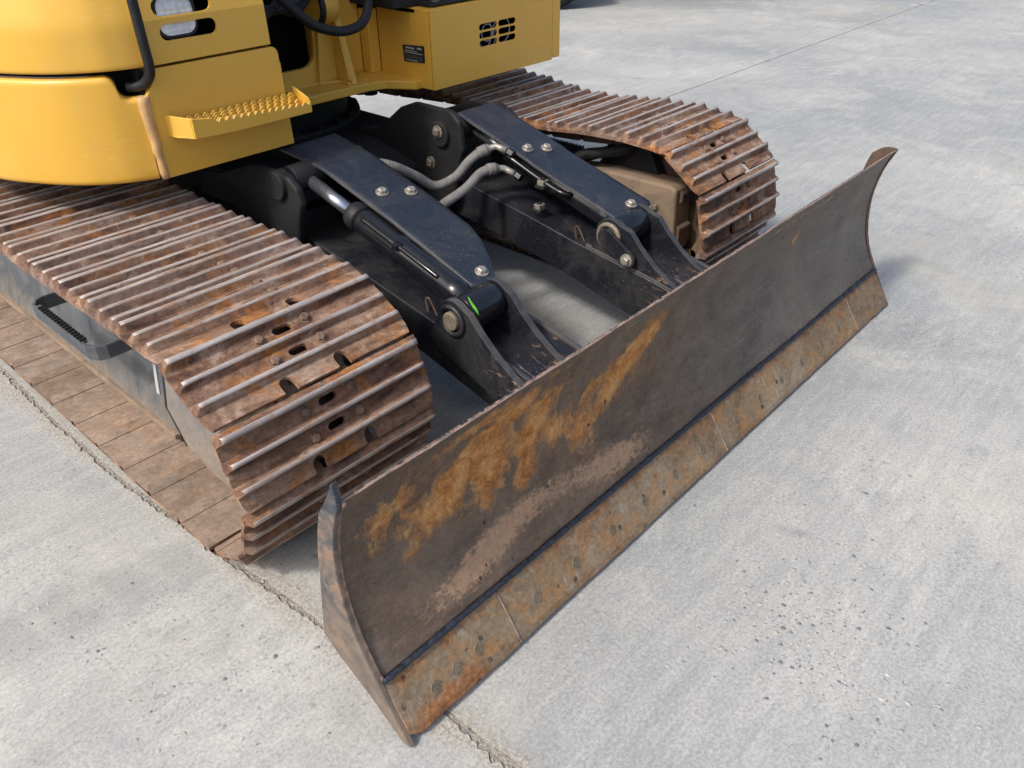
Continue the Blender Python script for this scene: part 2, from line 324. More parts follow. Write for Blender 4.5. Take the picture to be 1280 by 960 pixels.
def m_lens():
    g = G('lamp_lens'); v = g.coord()
    w = g.n.new('ShaderNodeTexWave'); w.wave_type = 'BANDS'; w.bands_direction = 'Z'; g.lk(v, w.inputs['Vector']); w.inputs['Scale'].default_value = 22
    w2 = g.n.new('ShaderNodeTexWave'); w2.bands_direction = 'X'; g.lk(v, w2.inputs['Vector']); w2.inputs['Scale'].default_value = 16
    h = g.math('ADD', w.outputs['Fac'], w2.outputs['Fac'])
    g.set(color=g.ramp(g.noise(v, 18, 4), [(0.35, (.62, .64, .66)), (0.65, (.93, .94, .95))]), rough=0.25, metal=0.0, coat=1.0, coatr=0.03)
    g.bump(h, 0.45, 0.004); return g.m
M['lens'] = m_lens()

# ------------------------------------------------------------------ mesh helpers
class MB:
    def __init__(s): s.v = []; s.f = []; s.m = []; s.sm = []
    def add(s, vs, fs, mi=0, smooth=False):
        o = len(s.v); s.v += [tuple(p) for p in vs]
        for f in fs: s.f.append([o + i for i in f]); s.m.append(mi); s.sm.append(smooth)
        return o
    def box(s, lo, hi, mi=0):
        x0, y0, z0 = lo; x1, y1, z1 = hi
        s.add([(x0, y0, z0), (x1, y0, z0), (x1, y1, z0), (x0, y1, z0), (x0, y0, z1), (x1, y0, z1), (x1, y1, z1), (x0, y1, z1)],
              [(0, 3, 2, 1), (4, 5, 6, 7), (0, 1, 5, 4), (1, 2, 6, 5), (2, 3, 7, 6), (3, 0, 4, 7)], mi)
    def plate(s, outer, holes, fn, mi=0, side=None):
        """outer/holes: 2D loops; fn(a, b, k) -> 3D point with k = 0 (front) or 1 (back)"""
        loops = [list(outer)] + [list(h) for h in holes]
        flat = [p for l in loops for p in l]; n = len(flat)
        tris = tessellate_polygon([[Vector((p[0], p[1], 0)) for p in l] for l in loops])
        fs = []
        for t in tris:
            a, b, c = (flat[i] for i in t)
            ar = (b[0] - a[0]) * (c[1] - a[1]) - (c[0] - a[0]) * (b[1] - a[1])
            t = tuple(t) if ar > 0 else tuple(reversed(t))
            fs.append(t); fs.append(tuple(n + i for i in reversed(t)))
        o = s.add([fn(p[0], p[1], 0) for p in flat] + [fn(p[0], p[1], 1) for p in flat], fs, mi)
        k = 0; mi2 = mi if side is None else side
        for l in loops:
            m = len(l)
            for i in range(m):
                j = (i + 1) % m
                s.f.append([o + k + i, o + n + k + i, o + n + k + j, o + k + j]); s.m.append(mi2); s.sm.append(False)
            k += m
    def prism(s, poly, axis, a, b, mi=0, holes=(), side=None):
        ix = {'x': lambda p, q, t: (t, p, q), 'y': lambda p, q, t: (p, t, q), 'z': lambda p, q, t: (p, q, t)}[axis]
        s.plate(poly, holes, lambda p, q, k: ix(p, q, b if k else a), mi, side)
    def tube(s, path, r, n=12, mi=0, caps=True, rf=None):
        P = [Vector(p) for p in path]; m = len(P); ring = []
        t0 = (P[1] - P[0]).normalized(); up = Vector((0, 0, 1)) if abs(t0.z) < .9 else Vector((1, 0, 0))
        a = t0.cross(up).normalized()
        for i, p in enumerate(P):
            t = (P[min(i + 1, m - 1)] - P[max(i - 1, 0)]).normalized()
            a = (a - t * a.dot(t)).normalized(); b = t.cross(a)
            rr = r if rf is None else rf(i / (m - 1)) * r
            ring.append([p + (a * math.cos(2 * math.pi * k / n) + b * math.sin(2 * math.pi * k / n)) * rr for k in range(n)])
        o = s.add([q for rg in ring for q in rg], [], mi)
        for i in range(m - 1):
            for k in range(n):
                k2 = (k + 1) % n
                s.f.append([o + i * n + k, o + (i + 1) * n + k, o + (i + 1) * n + k2, o + i * n + k2]); s.m.append(mi); s.sm.append(n > 6)
        if caps:
            s.f.append([o + k for k in range(n)]); s.m.append(mi); s.sm.append(False)
            s.f.append([o + (m - 1) * n + k for k in reversed(range(n))]); s.m.append(mi); s.sm.append(False)
    def cyl(s, a, b, r, n=20, mi=0, r2=None):
        s.tube([a, b], r, n, mi, True, None if r2 is None else (lambda t: 1 + (r2 / r - 1) * t))
    def grid(s, fn, nu, nv, mi=0, smooth=True, flip=False):
        o = s.add([fn(i / nu, j / nv) for i in range(nu + 1) for j in range(nv + 1)], [], mi)
        for i in range(nu):
            for j in range(nv):
                q = [o + i * (nv + 1) + j, o + (i + 1) * (nv + 1) + j, o + (i + 1) * (nv + 1) + j + 1, o + i * (nv + 1) + j + 1]
                s.f.append(q[::-1] if flip else q); s.m.append(mi); s.sm.append(smooth)
        return o
    def mesh(s, name, mats):
        me = bpy.data.meshes.new(name); me.from_pydata(s.v, [], s.f)
        for m in mats: me.materials.append(m)
        me.polygons.foreach_set('material_index', s.m); me.polygons.foreach_set('use_smooth', s.sm)
        me.update(); bm = bmesh.new(); bm.from_mesh(me); bmesh.ops.recalc_face_normals(bm, faces=bm.faces); bm.to_mesh(me); bm.free()
        return me
    def build(s, name, mats, parent=None, bevel=0.0, seg=2):
        if not isinstance(mats, (list, tuple)): mats = [mats]
        return link(name, s.mesh(name, mats), parent, None, bevel, seg)

def link(name, me, parent=None, mw=None, bevel=0.0, seg=2):
    o = bpy.data.objects.new(name, me); COL.objects.link(o)
    if parent is not None:
        o.parent = parent
        o.matrix_parent_inverse = WM[parent.name].inverted()
    if mw is not None: o.matrix_basis = mw
    WM[o.name] = mw.copy() if mw is not None else Matrix()
    if bevel:
        b = o.modifiers.new('bevel', 'BEVEL'); b.width = bevel; b.segments = seg; b.limit_method = 'ANGLE'; b.angle_limit = R(35); b.harden_normals = False
    return o
WM = {}
def empty(name, loc):
    o = bpy.data.objects.new(name, None); COL.objects.link(o); o.location = loc; o.empty_display_size = 0.1
    WM[o.name] = Matrix.Translation(loc); return o
def tag(o, label=None, cat=None, group=None, kind=None):
    for k, val in (('label', label), ('category', cat), ('group', group), ('kind', kind)):
        if val: o[k] = val
    return o
def nz(x, y, z=0.0): return mnoise.noise(Vector((x, y, z)))
def arc(cx, cy, r, a0, a1, n): return [(cx + r * math.cos(R(a0 + (a1 - a0) * i / n)), cy + r * math.sin(R(a0 + (a1 - a0) * i / n))) for i in range(n + 1)]
def slot(cx, cy, w, h, n=6):
    r = h / 2; return arc(cx + w / 2 - r, cy, r, -90, 90, n) + arc(cx - w / 2 + r, cy, r, 90, 270, n)
def smooth_path(pts, k=8):
    P = [Vector(p) for p in pts]; out = []
    for i in range(len(P) - 1):
        p0 = P[max(i - 1, 0)]; p1 = P[i]; p2 = P[i + 1]; p3 = P[min(i + 2, len(P) - 1)]
        for j in range(k):
            t = j / k
            out.append(0.5 * ((2 * p1) + (p2 - p0) * t + (2 * p0 - 5 * p1 + 4 * p2 - p3) * t * t + (3 * p1 - p0 - 3 * p2 + p3) * t ** 3))
    out.append(P[-1]); return out
_hex = {}
def hexbolt_mesh(r, h, mat, washer=True):
    """bolt standing on +Z at the origin"""
    key = (r, h, mat.name, washer)
    if key not in _hex:
        mb = MB()
        if washer: mb.cyl((0, 0, -.001), (0, 0, h * .28), r * 1.45, 20)
        z0 = h * .28 if washer else -.001
        mb.tube([(0, 0, z0), (0, 0, h * .85), (0, 0, h)], r, 6, 0, True, lambda t: 1.0 if t < .9 else .82)
        _hex[key] = mb.mesh('bolt', [mat])
    return _hex[key]
def place_bolt(name, p, n, r, h, mat, parent, washer=True):
    q = Vector(n).to_track_quat('Z', 'Y').to_matrix().to_4x4()
    return link(name, hexbolt_mesh(r, h, mat, washer), parent, Matrix.Translation(p) @ q)

# ------------------------------------------------------------------ the setting: concrete yard
gb = MB(); gb.add([(-40, -40, -.0045), (60, -40, -.0045), (60, 60, -.0045), (-40, 60, -.0045)], [(0, 1, 2, 3)])
ground = gb.build('ground', M['joint']); tag(ground, kind='structure')
def jx(y):
    pts = [(-40, .9), (-.19, -1.139), (0, -1.149), (.38, -1.185), (.716, -1.213), (1.275, -1.262), (1.77, -1.272), (2.23, -1.262), (60, -3.5)]
    for (a, b), (c, d) in zip(pts, pts[1:]):
        if y <= c: return b + (d - b) * (y - a) / (c - a)
def edge_noise(t, k, amp):
    return amp * (nz(t * 9, k) * .9 + nz(t * 33, k + 5) * .7 + nz(t * 90, k + 9) * .35)
def frange(a, b, st):
    n = max(1, int(abs(b - a) / st)); return [a + (b - a) * i / n for i in range(n + 1)]
ys = frange(-40, -1, 1.0)[:-1] + frange(-1, 3.5, .011) + frange(3.5, 60, 1.0)[1:]
left = [(jx(y) - .006 - abs(edge_noise(y, 1, .024)) - .018 * max(0, nz(y * 2.2, 40) + .1), y) for y in ys]
right = [(jx(y) + .004 + abs(edge_noise(y, 3, .008)), y) for y in ys]
JY = 2.43
def slab(poly):
    mb = MB(); mb.prism(poly, 'z', 0.0, -.02)
    # top face first
    o = mb.build('concrete_slab', M['concrete'], ground); return o
slab([(-40, -40)] + left + [(-40, 60)])
crack = [(4.10, JY), (4.14, 2.14), (4.32, 1.82), (4.52, 1.485), (4.70, 1.0), (4.89, .43), (5.3, -.8), (7, -6), (14, -40)]
def dens(pl, st, k, amp, off):
    out = []
    for (a, b), (c, d) in zip(pl, pl[1:]):
        L = math.hypot(c - a, d - b); n = max(1, int(L / (st if L < 4 else .6)))
        for i in range(n):
            t = i / n; q = a + (c - a) * t; w = b + (d - b) * t
            out.append((q + off + edge_noise(w * 2, k, amp), w))
    out.append((pl[-1][0] + off, pl[-1][1])); return out
ck_l = dens(crack, .03, 11, .012, -.004); ck_r = dens(crack, .03, 11, .012, .006)
def jrow(x0, x1, k, off, st=.05): return [(x, JY + off + edge_noise(x, k, .004)) for x in frange(x0, x1, st)]
r_low = [p for p in right if p[1] < JY - .02]; r_up = [p for p in right if p[1] > JY + .02]
slab(r_low + jrow(-1.25, 4.09, 21, -.004) + ck_l)
slab(ck_r[::-1] + jrow(4.115, 12, 22, -.004)[1:] + [(60, JY - .01), (60, -40)])
slab([(60, 60)] + r_up[::-1] + jrow(-1.22, 12, 23, .004) + [(60, JY + .01)])

# exposed stones in the worn concrete and grit along the joint
def stones(name, spots, mats):
    mb = MB()
    for (x, y, z, r, h) in spots:
        a = random.random() * 6.28; e = random.uniform(.55, .95); n = 7; mi = random.choices(range(len(mats)), [5, 4, 4, 1])[0]
        ca, sa = math.cos(a), math.sin(a); ring = []
        for k in range(n):
            t = 6.283 * k / n; rr = r * random.uniform(.85, 1.12); px = rr * math.cos(t); py = rr * e * math.sin(t)
            ring.append((x + ca * px - sa * py, y + sa * px + ca * py))
        o = mb.add([(p[0], p[1], z - .004) for p in ring] + [(x + (p[0] - x) * .72, y + (p[1] - y) * .72, z + h * .8) for p in ring] + [(x, y, z + h)], [])
        for k in range(n):
            k2 = (k + 1) % n
            mb.f.append([o + k, o + k2, o + n + k2, o + n + k]); mb.m.append(mi); mb.sm.append(True)
            mb.f.append([o + n + k, o + n + k2, o + 2 * n]); mb.m.append(mi); mb.sm.append(True)
    return mb.build(name, mats)
PM = [M['p1'], M['p2'], M['p3'], M['p4']]
sp = []
for cx, cy, sx, sy, n in ((-.45, -.42, .11, .10, 240), (-.50, -.60, .12, .11, 260), (-.30, -.45, .12, .12, 120), (-.1, -.3, .2, .2, 30), (-1.50, .58, .12, .14, 60), (-1.60, .85, .12, .12, 50), (-1.4, .35, .1, .1, 40)):
    for _ in range(n):
        sp.append((random.gauss(cx, sx), random.gauss(cy, sy), 0, random.choice((.0022, .0025, .003, .003, .004, .005, .0065, .009)) * random.uniform(.8, 1.2), .0003))
tag(stones('exposed_aggregate', sp, PM), 'small rounded stones showing through worn concrete around the blade', 'pebbles', kind='stuff')
sp = []
for _ in range(1700):
    y = random.uniform(-.6, 3.0); x = jx(y) + max(-.045, min(.012, random.gauss(-.012, .012)))
    r = random.choice((.0015, .002, .0025, .003, .0045)); sp.append((x, y, random.uniform(-.006, -.003), r, r * .7))
tag(stones('joint_gravel', sp, PM), 'loose grit and broken concrete along the open slab joint', 'gravel', kind='stuff')

# ------------------------------------------------------------------ the excavator
EX = empty('excavator', (0, 2.1, 0))
tag(EX, 'yellow crawler excavator with rusty steel tracks and a wide rusty dozer blade', 'excavator')

# ---- track shoes
SW = 0.574
def make_shoe_mesh():
    mb = MB(); hw = SW / 2
    RT = 0.062
    def lay(n0, n1): return lambda a, b, k: (a, b, n1 if k == 0 else n0)
    bev = .012
    outer = [(-hw, -.076), (hw, -.076), (hw, .060), (hw - .003, .070), (-hw + .003, .070), (-hw, .060)]
    holes = [slot(0, -.040, .052, .021)[::-1], slot(0, .026, .052, .021)[::-1]]
    def split(q):
        for f in q.f:
            zs = [q.v[i][2] for i in f]
            mb.add([q.v[i] for i in f], [tuple(range(len(f)))], 2 if max(zs) < .0525 and max(zs) - min(zs) < .001 else 0)
    top = MB(); top.plate(outer, holes, lay(.050, RT), 0); split(top)
    FE = .113
    def notch(cx, w=.037, d=.040):
        return [(cx + w / 2, FE)] + arc(cx, FE - d + w / 2, w / 2, 0, -180, 6) + [(cx - w / 2, FE)]
    fl = [(-hw + .0015, .064), (hw - .0015, .064), (hw - .004, .090), (hw - .012, FE)] + notch(.076) + notch(-.076) + [(-hw + .012, FE), (-hw + .004, .090)]
    f2 = MB(); f2.plate(fl, [], lay(.0478, .0600), 0); split(f2)
    # grousers
    for u, ht, tw, bw in ((-.070, .0235, .0155, .031), (-.007, .020, .0125, .029), (.056, .020, .0125, .029)):
        nx = 24; e = .011
        pr = [(-bw / 2, 0), (-bw / 2 * .62, ht * .45), (-tw / 2, ht * .86), (-tw / 2 * .7, ht), (tw / 2 * .7, ht), (tw / 2, ht * .86), (bw / 2 * .62, ht * .45), (bw / 2, 0)]
        o = len(mb.v)
        for i in range(nx + 1):
            t = i / nx; x = -hw + SW * t
            wob = 1 + .05 * nz(x * 14, u * 50, ht * 99)
            for (a, b) in pr:
                inset = e * (b / ht) * (1 if i == nx else -1 if i == 0 else 0)
                mb.v.append((x - inset, u + a, RT - .001 + b * wob))
        m8 = len(pr)
        for i in range(nx):
            for k in range(m8 - 1):
                mb.f.append([o + i * m8 + k, o + (i + 1) * m8 + k, o + (i + 1) * m8 + k + 1, o + i * m8 + k + 1])
                mb.m.append(1 if k in (2, 3, 4) else 0); mb.sm.append(True)
        mb.f.append([o + k for k in range(m8)]); mb.m.append(0); mb.sm.append(False)
        mb.f.append([o + nx * m8 + k for k in reversed(range(m8))]); mb.m.append(0); mb.sm.append(False)
    # bolts
    for u in (-.040, .026):
        for x in (-.066, .066):
            uu = u + (.004 if x > 0 else -.004)
            mb.tube([(x, uu, RT - .001), (x, uu, RT + .0075), (x, uu, RT + .0105)], .0125, 6, 3, True, lambda t: 1.0 if t < .9 else .72)
            mb.cyl((x, uu, RT - .001), (x, uu, RT + .002), .0165, 14, 3)
    me = mb.mesh('track_shoe', [M['shoe'], M['ridge'], M['inner'], M['rustbolt']])
    return me
SHOE = make_shoe_mesh()
CZ, CR, YF, NSH = 0.3225, 0.2375, 0.822, 40
PITCH = 0.1665
def pin_polyline(sag):
    D = (NSH * PITCH - 2 * math.pi * CR) / 2; YB = YF + D
    pts = []
    def zt(y):
        d = 0
        if .95 < y < 1.95: d = sag * math.sin(math.pi * (y - .95) / 1.0) ** 2
        elif 1.95 <= y < YB - .1: d = sag * math.sin(math.pi * (y - 1.95) / (YB - 2.05)) ** 2
        return CZ + CR - d
    for i in range(400): y = YB + (YF - YB) * i / 400; pts.append((y, zt(y)))
    for i in range(200): a = math.pi / 2 + math.pi * i / 200; pts.append((YF + CR * math.cos(a), CZ + CR * math.sin(a)))
    for i in range(400): y = YF + (YB - YF) * i / 400; pts.append((y, CZ - CR))
    for i in range(200): a = -math.pi / 2 + math.pi * i / 200; pts.append((YB + CR * math.cos(a), CZ + CR * math.sin(a)))
    return pts, YB
def sample(pts, phase):
    n = len(pts); cum = [0]
    for i in range(n):
        a = pts[i]; b = pts[(i + 1) % n]; cum.append(cum[-1] + math.hypot(b[0] - a[0], b[1] - a[1]))
    L = cum[-1]; out = []; j = 0
    for k in range(NSH):
        sarc = (phase + k * L / NSH) % L
        j = 0
        lo, hi = 0, n
        while hi - lo > 1:
            md = (lo + hi) // 2
            if cum[md] <= sarc: lo = md
            else: hi = md
        t = (sarc - cum[lo]) / max(1e-9, cum[lo + 1] - cum[lo]); a = pts[lo]; b = pts[(lo + 1) % n]
        out.append((a[0] + (b[0] - a[0]) * t, a[1] + (b[1] - a[1]) * t))
    return out, L
def shoe_frames(pins):
    fr = []
    for i in range(NSH):
        a = Vector(pins[i]); b = Vector(pins[(i + 1) % NSH]); t = (b - a).normalized(); n = Vector((t.y, -t.x)); fr.append(((a + b) / 2, t, n))
    return fr
def make_track(xc, sgn, sag, target, label):
    pts, YB = pin_polyline(sag)
    best = None
    for k in range(60):
        pins, L = sample(pts, k / 60 * PITCH)
        for c, t, n in shoe_frames(pins):
            q = c + t * -.070 + n * .0845; d = math.hypot(q.x - target[0], q.y - target[1])
            if best is None or d < best[0]: best = (d, k / 60 * PITCH)
    pins, L = sample(pts, best[1]); frames = shoe_frames(pins)
    ch = MB()
    for (c, t, n), a, b in zip(frames, pins, pins[1:] + pins[:1]):
        for sx in (-1, 1):
            x0, x1 = xc + sx * .060, xc + sx * .094
            prof = [(-.086, -.022), (-.070, -.034), (.070, -.034), (.094, -.018), (.096, .018), (.060, .049), (-.074, .049), (-.086, .02)]
            loop = [c + t * u + n * w for u, w in prof]
            ch.prism([(q.x, q.y) for q in loop], 'x', min(x0, x1), max(x0, x1))
        ch.cyl((xc - .062, a[0], a[1]), (xc + .062, a[0], a[1]), .024, 10)
    chain = ch.build('crawler_track', M['linkrust'], EX); tag(chain, label)
    for c, t, n in frames:
        mw = Matrix(((-1, 0, 0, xc), (0, t.x, n.x, c.x), (0, t.y, n.y, c.y), (0, 0, 0, 1)))
        link('track_shoe', SHOE, chain, mw)
    return YB
NX, FX = -.963, .963
make_track(NX, -1, .008, (.729, .641), 'rusty steel crawler track nearest the camera')
YB = make_track(FX, 1, .036, (.704, .604), 'rusty steel crawler track farthest from the camera, its top run sagging')

# ---- track frames
def make_frame(xc, s):
    X = lambda o: xc + s * o                      # o > 0 : away from the machine
    mb = MB()
    # hollow-looking beam with sloping sides (cross-section in x, z)
    sec = [(X(-.10), .085), (X(-.085), .30), (X(-.04), .335), (X(.0), .335), (X(.020), .31), (X(.085), .10), (X(.085), .078), (X(-.10), .078)]
    mb.prism(sec, 'y', 1.24, YB - .25)
    fr = mb.build('track_frame', M['frame'], EX, .006)
    # outer side plate with pocket holes
    pm = MB()
    outer = [(1.24, .07), (YB - .28, .07), (YB - .28, .40 if s < 0 else .29), (1.20, .43 if s < 0 else .29), (1.20, .28)]
    holes = [slot(1.66, .25, .06, .045)[::-1], slot(2.75, .225, .2, .10)[::-1]]
    pm.plate(outer, holes, lambda a, b, k: (X(.112 - .30 * (b - .07) - .012 * k), a, b))
    pm.build('side_plate', M['frame'], fr, .003)
    rim = MB(); rim.box((min(X(.095), X(.125)), 1.25, .055), (max(X(.095), X(.125)), YB - .3, .074)); rim.build('bottom_rail', M['dustmetal'], fr, .004)
    # front guard plate round the idler
    gp = MB()
    go = [(1.262, .385), (1.268, .165), (1.165, .083), (1.03, .048), (.90, .046), (.83, .075), (.83, .50), (.95, .535), (1.21, .49)]
    gp.plate(go, [], lambda a, b, k: (X(.128 - .16 * max(0, b - .08) - .016 * k), a, b))
    gp.build('guard_plate', M['guard'], fr, .004)
    gl = MB(); gl.tube([(X(.076), 1.268, .375), (X(.110), 1.273, .165), (X(.122), 1.168, .078)], .007, 8); gl.build('guard_lip', M['black'], fr)
    # step loop
    st = MB(); x0 = X(.03); x1 = X(.215); sy0, sy1, sz0, sz1 = 1.415, 1.87, .305, .352
    lo = [(x0, sy0), (X(.175), sy0), (X(.20), sy0 + .012), (x1, sy0 + .04), (x1, sy1 - .04), (X(.20), sy1 - .012), (X(.175), sy1), (x0, sy1)]
    th = .009
    for (a, b), (c, d) in zip(lo, lo[1:]):
        dx, dy = c - a, d - b; L = math.hypot(dx, dy); nx_, ny_ = -dy / L * th / 2, dx / L * th / 2
        ex, ey = dx / L * .004, dy / L * .004
        st.prism([(a + nx_ - ex, b + ny_ - ey), (c + nx_ + ex, d + ny_ + ey), (c - nx_ + ex, d - ny_ + ey), (a - nx_ - ex, b - ny_ - ey)], 'z', sz0, sz1)
    st.box((min(x1 - .014 * s, x1 + .006 * s), sy0 + .06, sz1 - .006), (max(x1 - .014 * s, x1 + .006 * s), sy1 - .06, sz1 + .003))
    step = st.build('step_loop', M['frame'], fr, .003)
    tm = MB(); tm.prism([(-.006, 0), (.006, 0), (.004, .007), (-.004, .007)], 'x', -.010, .010); tme = tm.mesh('step_tooth', [M['black']])
    for i in range(16):
        link('step_tooth', tme, step, Matrix.Translation((x1 - .004 * s, sy0 + .068 + i * .0195, sz1 + .003)))
    dc = MB(); dc.plate([(1.395, .235), (1.412, .235), (1.380, .155), (1.363, .155)], [], lambda a, b, k: (X(.1135 - .30 * (b - .07) + .003 * (1 - k)), a, b)); dc.build('decal', M['print_w'], fr)
    # rollers, idler, axle block
    rm = MB()
    rm.cyl((-.070, 0, 0), (-.03, 0, 0), .060, 24); rm.cyl((.03, 0, 0), (.070, 0, 0), .060, 24); rm.cyl((-.03, 0, 0), (.03, 0, 0), .05, 24)
    rme = rm.mesh('track_roller', [M['rust_and_shade']])
    for i in range(6): link('track_roller', rme, fr, Matrix.Translation((xc, 1.42 + i * .32, .122)))
    im = MB(); im.cyl((xc - .055, YF, CZ), (xc + .055, YF, CZ), .205, 48); im.cyl((xc - .032, YF, CZ), (xc + .032, YF, CZ), .222, 48); im.cyl((xc - .15, YF, CZ), (xc + .15, YF, CZ), .05, 24)
    for e in (-1, 1): im.cyl((xc + e * .055, YF, CZ), (xc + e * .075, YF, CZ), .12, 32, 0, .10)
    im.build('idler_wheel', M['rust_and_shade'], fr, .006)
    sm = MB(); sm.cyl((xc - .05, YB, CZ), (xc + .05, YB, CZ), .20, 40); sm.cyl((xc - .16, YB, CZ), (xc + .12, YB, CZ), .14, 32); sm.build('drive_sprocket', M['rust_and_shade'], fr, .006)
    cm = MB(); cm.cyl((xc - .11, 1.98, .485), (xc + .11, 1.98, .485), .042, 20); cm.box((xc - .03, 1.95, .32), (xc + .03, 2.01, .47)); cm.build('carrier_roller', M['rust_and_shade'], fr, .003)
    ab = MB()
    blk = [(.735, .455), (.715, .44), (.705, .20), (.72, .17), (1.28, .17), (1.28, .42), (1.05, .45)]
    ab.prism(blk, 'x', min(X(-.20), X(-.085)), max(X(-.20), X(-.085)))
    a_ = ab.build('axle_block', M['dustmetal'], fr, .010)
    for zz, yy in ((.36, .80), (.285, .80)): place_bolt('bolt', (X(-.20), yy, zz), (-s, 0, 0), .013, .012, M['dirtybolt'], fr)
    for z0, z1 in ((.39, .44), (.21, .30)):
        rb = MB(); rb.prism([(.705, z0), (.690, z0 + .01), (.690, z1 - .01), (.705, z1)], 'x', min(X(-.185), X(-.10)), max(X(-.185), X(-.10)))
        rb.build('wear_pad', M['rust_and_shade'], fr, .003)
    # black cast eye on top of the beam behind the idler
    ey = MB()
    ring = smooth_path([(X(-.20), 1.22, .44), (X(-.20), 1.16, .49), (X(-.19), 1.07, .515), (X(-.16), .99, .535), (X(-.11), .975, .545), (X(-.07), 1.0, .53), (X(-.06), 1.08, .50), (X(-.08), 1.18, .46), (X(-.13), 1.24, .44)], 6)
    ey.tube(ring, .022, 10); ey.build('lifting_eye', M['black'], fr)
    sh = MB(); sh.prism([(.84, .44), (.90, .545), (.95, .565), (1.02, .545), (1.12, .44)], 'x', min(X(-.12), X(-.07)), max(X(-.12), X(-.07))); sh.build('idler_shroud', M['black'], fr, .006)
    return fr
make_frame(NX, -1); make_frame(FX, 1)

# ---- dozer blade
BW = 1.25
PROF = [(.083, .142), (.100, .172), (.122, .212), (.141, .262), (.154, .32), (.160, .375), (.161, .42), (.156, .468), (.146, .517), (.131, .562), (.112, .602)]
PS = smooth_path([(p[0], p[1], 0) for p in PROF], 5)
PS = [(p.x, p.y) for p in PS]
ell = [  # rust patches: x, z, rx, rz, angle, weight
    (-.90, .455, .17, .055, 32, 1.0), (-.84, .41, .10, .07, 70, .9), (-.97, .40, .10, .05, 30, .8), (-.79, .51, .12, .045, 25, .75), (-.70, .43, .11, .065, 60, .8),
    (-.74, .33, .05, .04, 40, .8), (-.60, .38, .05, .09, 80, .75), (-.53, .33, .05, .06, 75, .8), (-.36, .42, .15, .04, 38, 1.05), (-.48, .42, .12, .035, 15, .55), (-.24, .475, .07, .03, 40, .9),
    (-1.13, .48, .07, .05, 30, .55), (-1.09, .40, .09, .05, 30, .45), (-.62, .50, .10, .04, 30, .45), (-.90, .56, .2, .03, 5, .5), (.60, .47, .03, .018, 40, .6), (-1.05, .53, .12, .03, 20, .35)]
bm_ = MB(); NU = 220; NV = len(PS) - 1; TH = .016
def bpt(i, j):
    x = -BW + 2 * BW * i / NU; y, z = PS[j]; t = j / NV
    y += .0035 * nz(x * 2.3, z * 4) + .0012 * nz(x * 9, z * 11, 3)
    if j == NV: z += .0045 * nz(x * 4, 2) + .002 * nz(x * 31, 5)
    return x, y, z
def pnorm(j):
    a = PS[max(j - 1, 0)]; b = PS[min(j + 1, NV)]; d = Vector((b[0] - a[0], b[1] - a[1])).normalized(); return Vector((d.y, -d.x))   # points backwards (+y)
o1 = bm_.grid(lambda a, b: bpt(round(a * NU), round(b * NV)), NU, NV, 0)
def bback(a, b):
    i = round(a * NU); j = round(b * NV); x, y, z = bpt(i, j); n = pnorm(j); th = TH if j < NV - 6 else .0045 + (TH - .0045) * (NV - j) / 6; return (x, y + n.x * th, z + n.y * th)
o2 = bm_.grid(bback, NU, NV, 1, True, True)
for i in range(NU):
    for j, mi in ((NV, 2), (0, 1)):
        bm_.f.append([o1 + i * (NV + 1) + j, o1 + (i + 1) * (NV + 1) + j, o2 + (i + 1) * (NV + 1) + j, o2 + i * (NV + 1) + j]); bm_.m.append(mi); bm_.sm.append(False)
for j in range(NV):
    for i in (0, NU): bm_.f.append([o1 + i * (NV + 1) + j, o1 + i * (NV + 1) + j + 1, o2 + i * (NV + 1) + j + 1, o2 + i * (NV + 1) + j]); bm_.m.append(2); bm_.sm.append(False)
blade = bm_.build('dozer_blade', [M['mold'], M['arm'], M['edge']], EX)
tag(blade, 'wide curved dozer blade with scraped dark steel face and orange rust')
me = blade.data
for nm in ('rust', 'dust', 'pale', 'brown'): me.attributes.new(nm, 'FLOAT', 'POINT')
ra, da, pa, ba = [], [], [], []
for v_ in me.vertices:
    x, y, z = v_.co; w = 0
    for cx, cz, rx_, rz_, an, wt in ell:
        dx, dz = x - cx, z - cz; c, s_ = math.cos(R(an)), math.sin(R(an)); p = (dx * c + dz * s_) / rx_; q = (-dx * s_ + dz * c) / rz_
        w = max(w, wt * math.exp(-(p * p + q * q) * .75))
    w = max(w, .30 * math.exp(-((z - .605) / .012) ** 2))
    ra.append(min(1, w)); wb2 = 0
    for cx, cz, rx_, rz_, an, wt in ell: wb2 = max(wb2, wt * math.exp(-((x - cx) / (rx_ * 1.6 + .05)) ** 2 - ((z - cz) / (rz_ * 1.8 + .05)) ** 2))
    ba.append(max(wb2, .5 * max(0, min(1, (.35 - x) / .8))))
    da.append(.80 * math.exp(-((z - .185 - .05 * math.exp(-((x + .72) / .22) ** 2)) / .055) ** 2) * (.35 + .65 * math.exp(-(max(0, abs(x + .72) - .22) / .25) ** 2) + .3 * nz(x * 4, 3)))
    pa.append(max(0, min(1, .15 + .55 * (x + .2) / 1.2 + .45 * math.exp(-((x + 1.1) ** 2 + (z - .3) ** 2) / .02))))
me.attributes['brown'].data.foreach_set('value', ba); me.attributes['rust'].data.foreach_set('value', ra); me.attributes['dust'].data.foreach_set('value', da); me.attributes['pale'].data.foreach_set('value', pa)
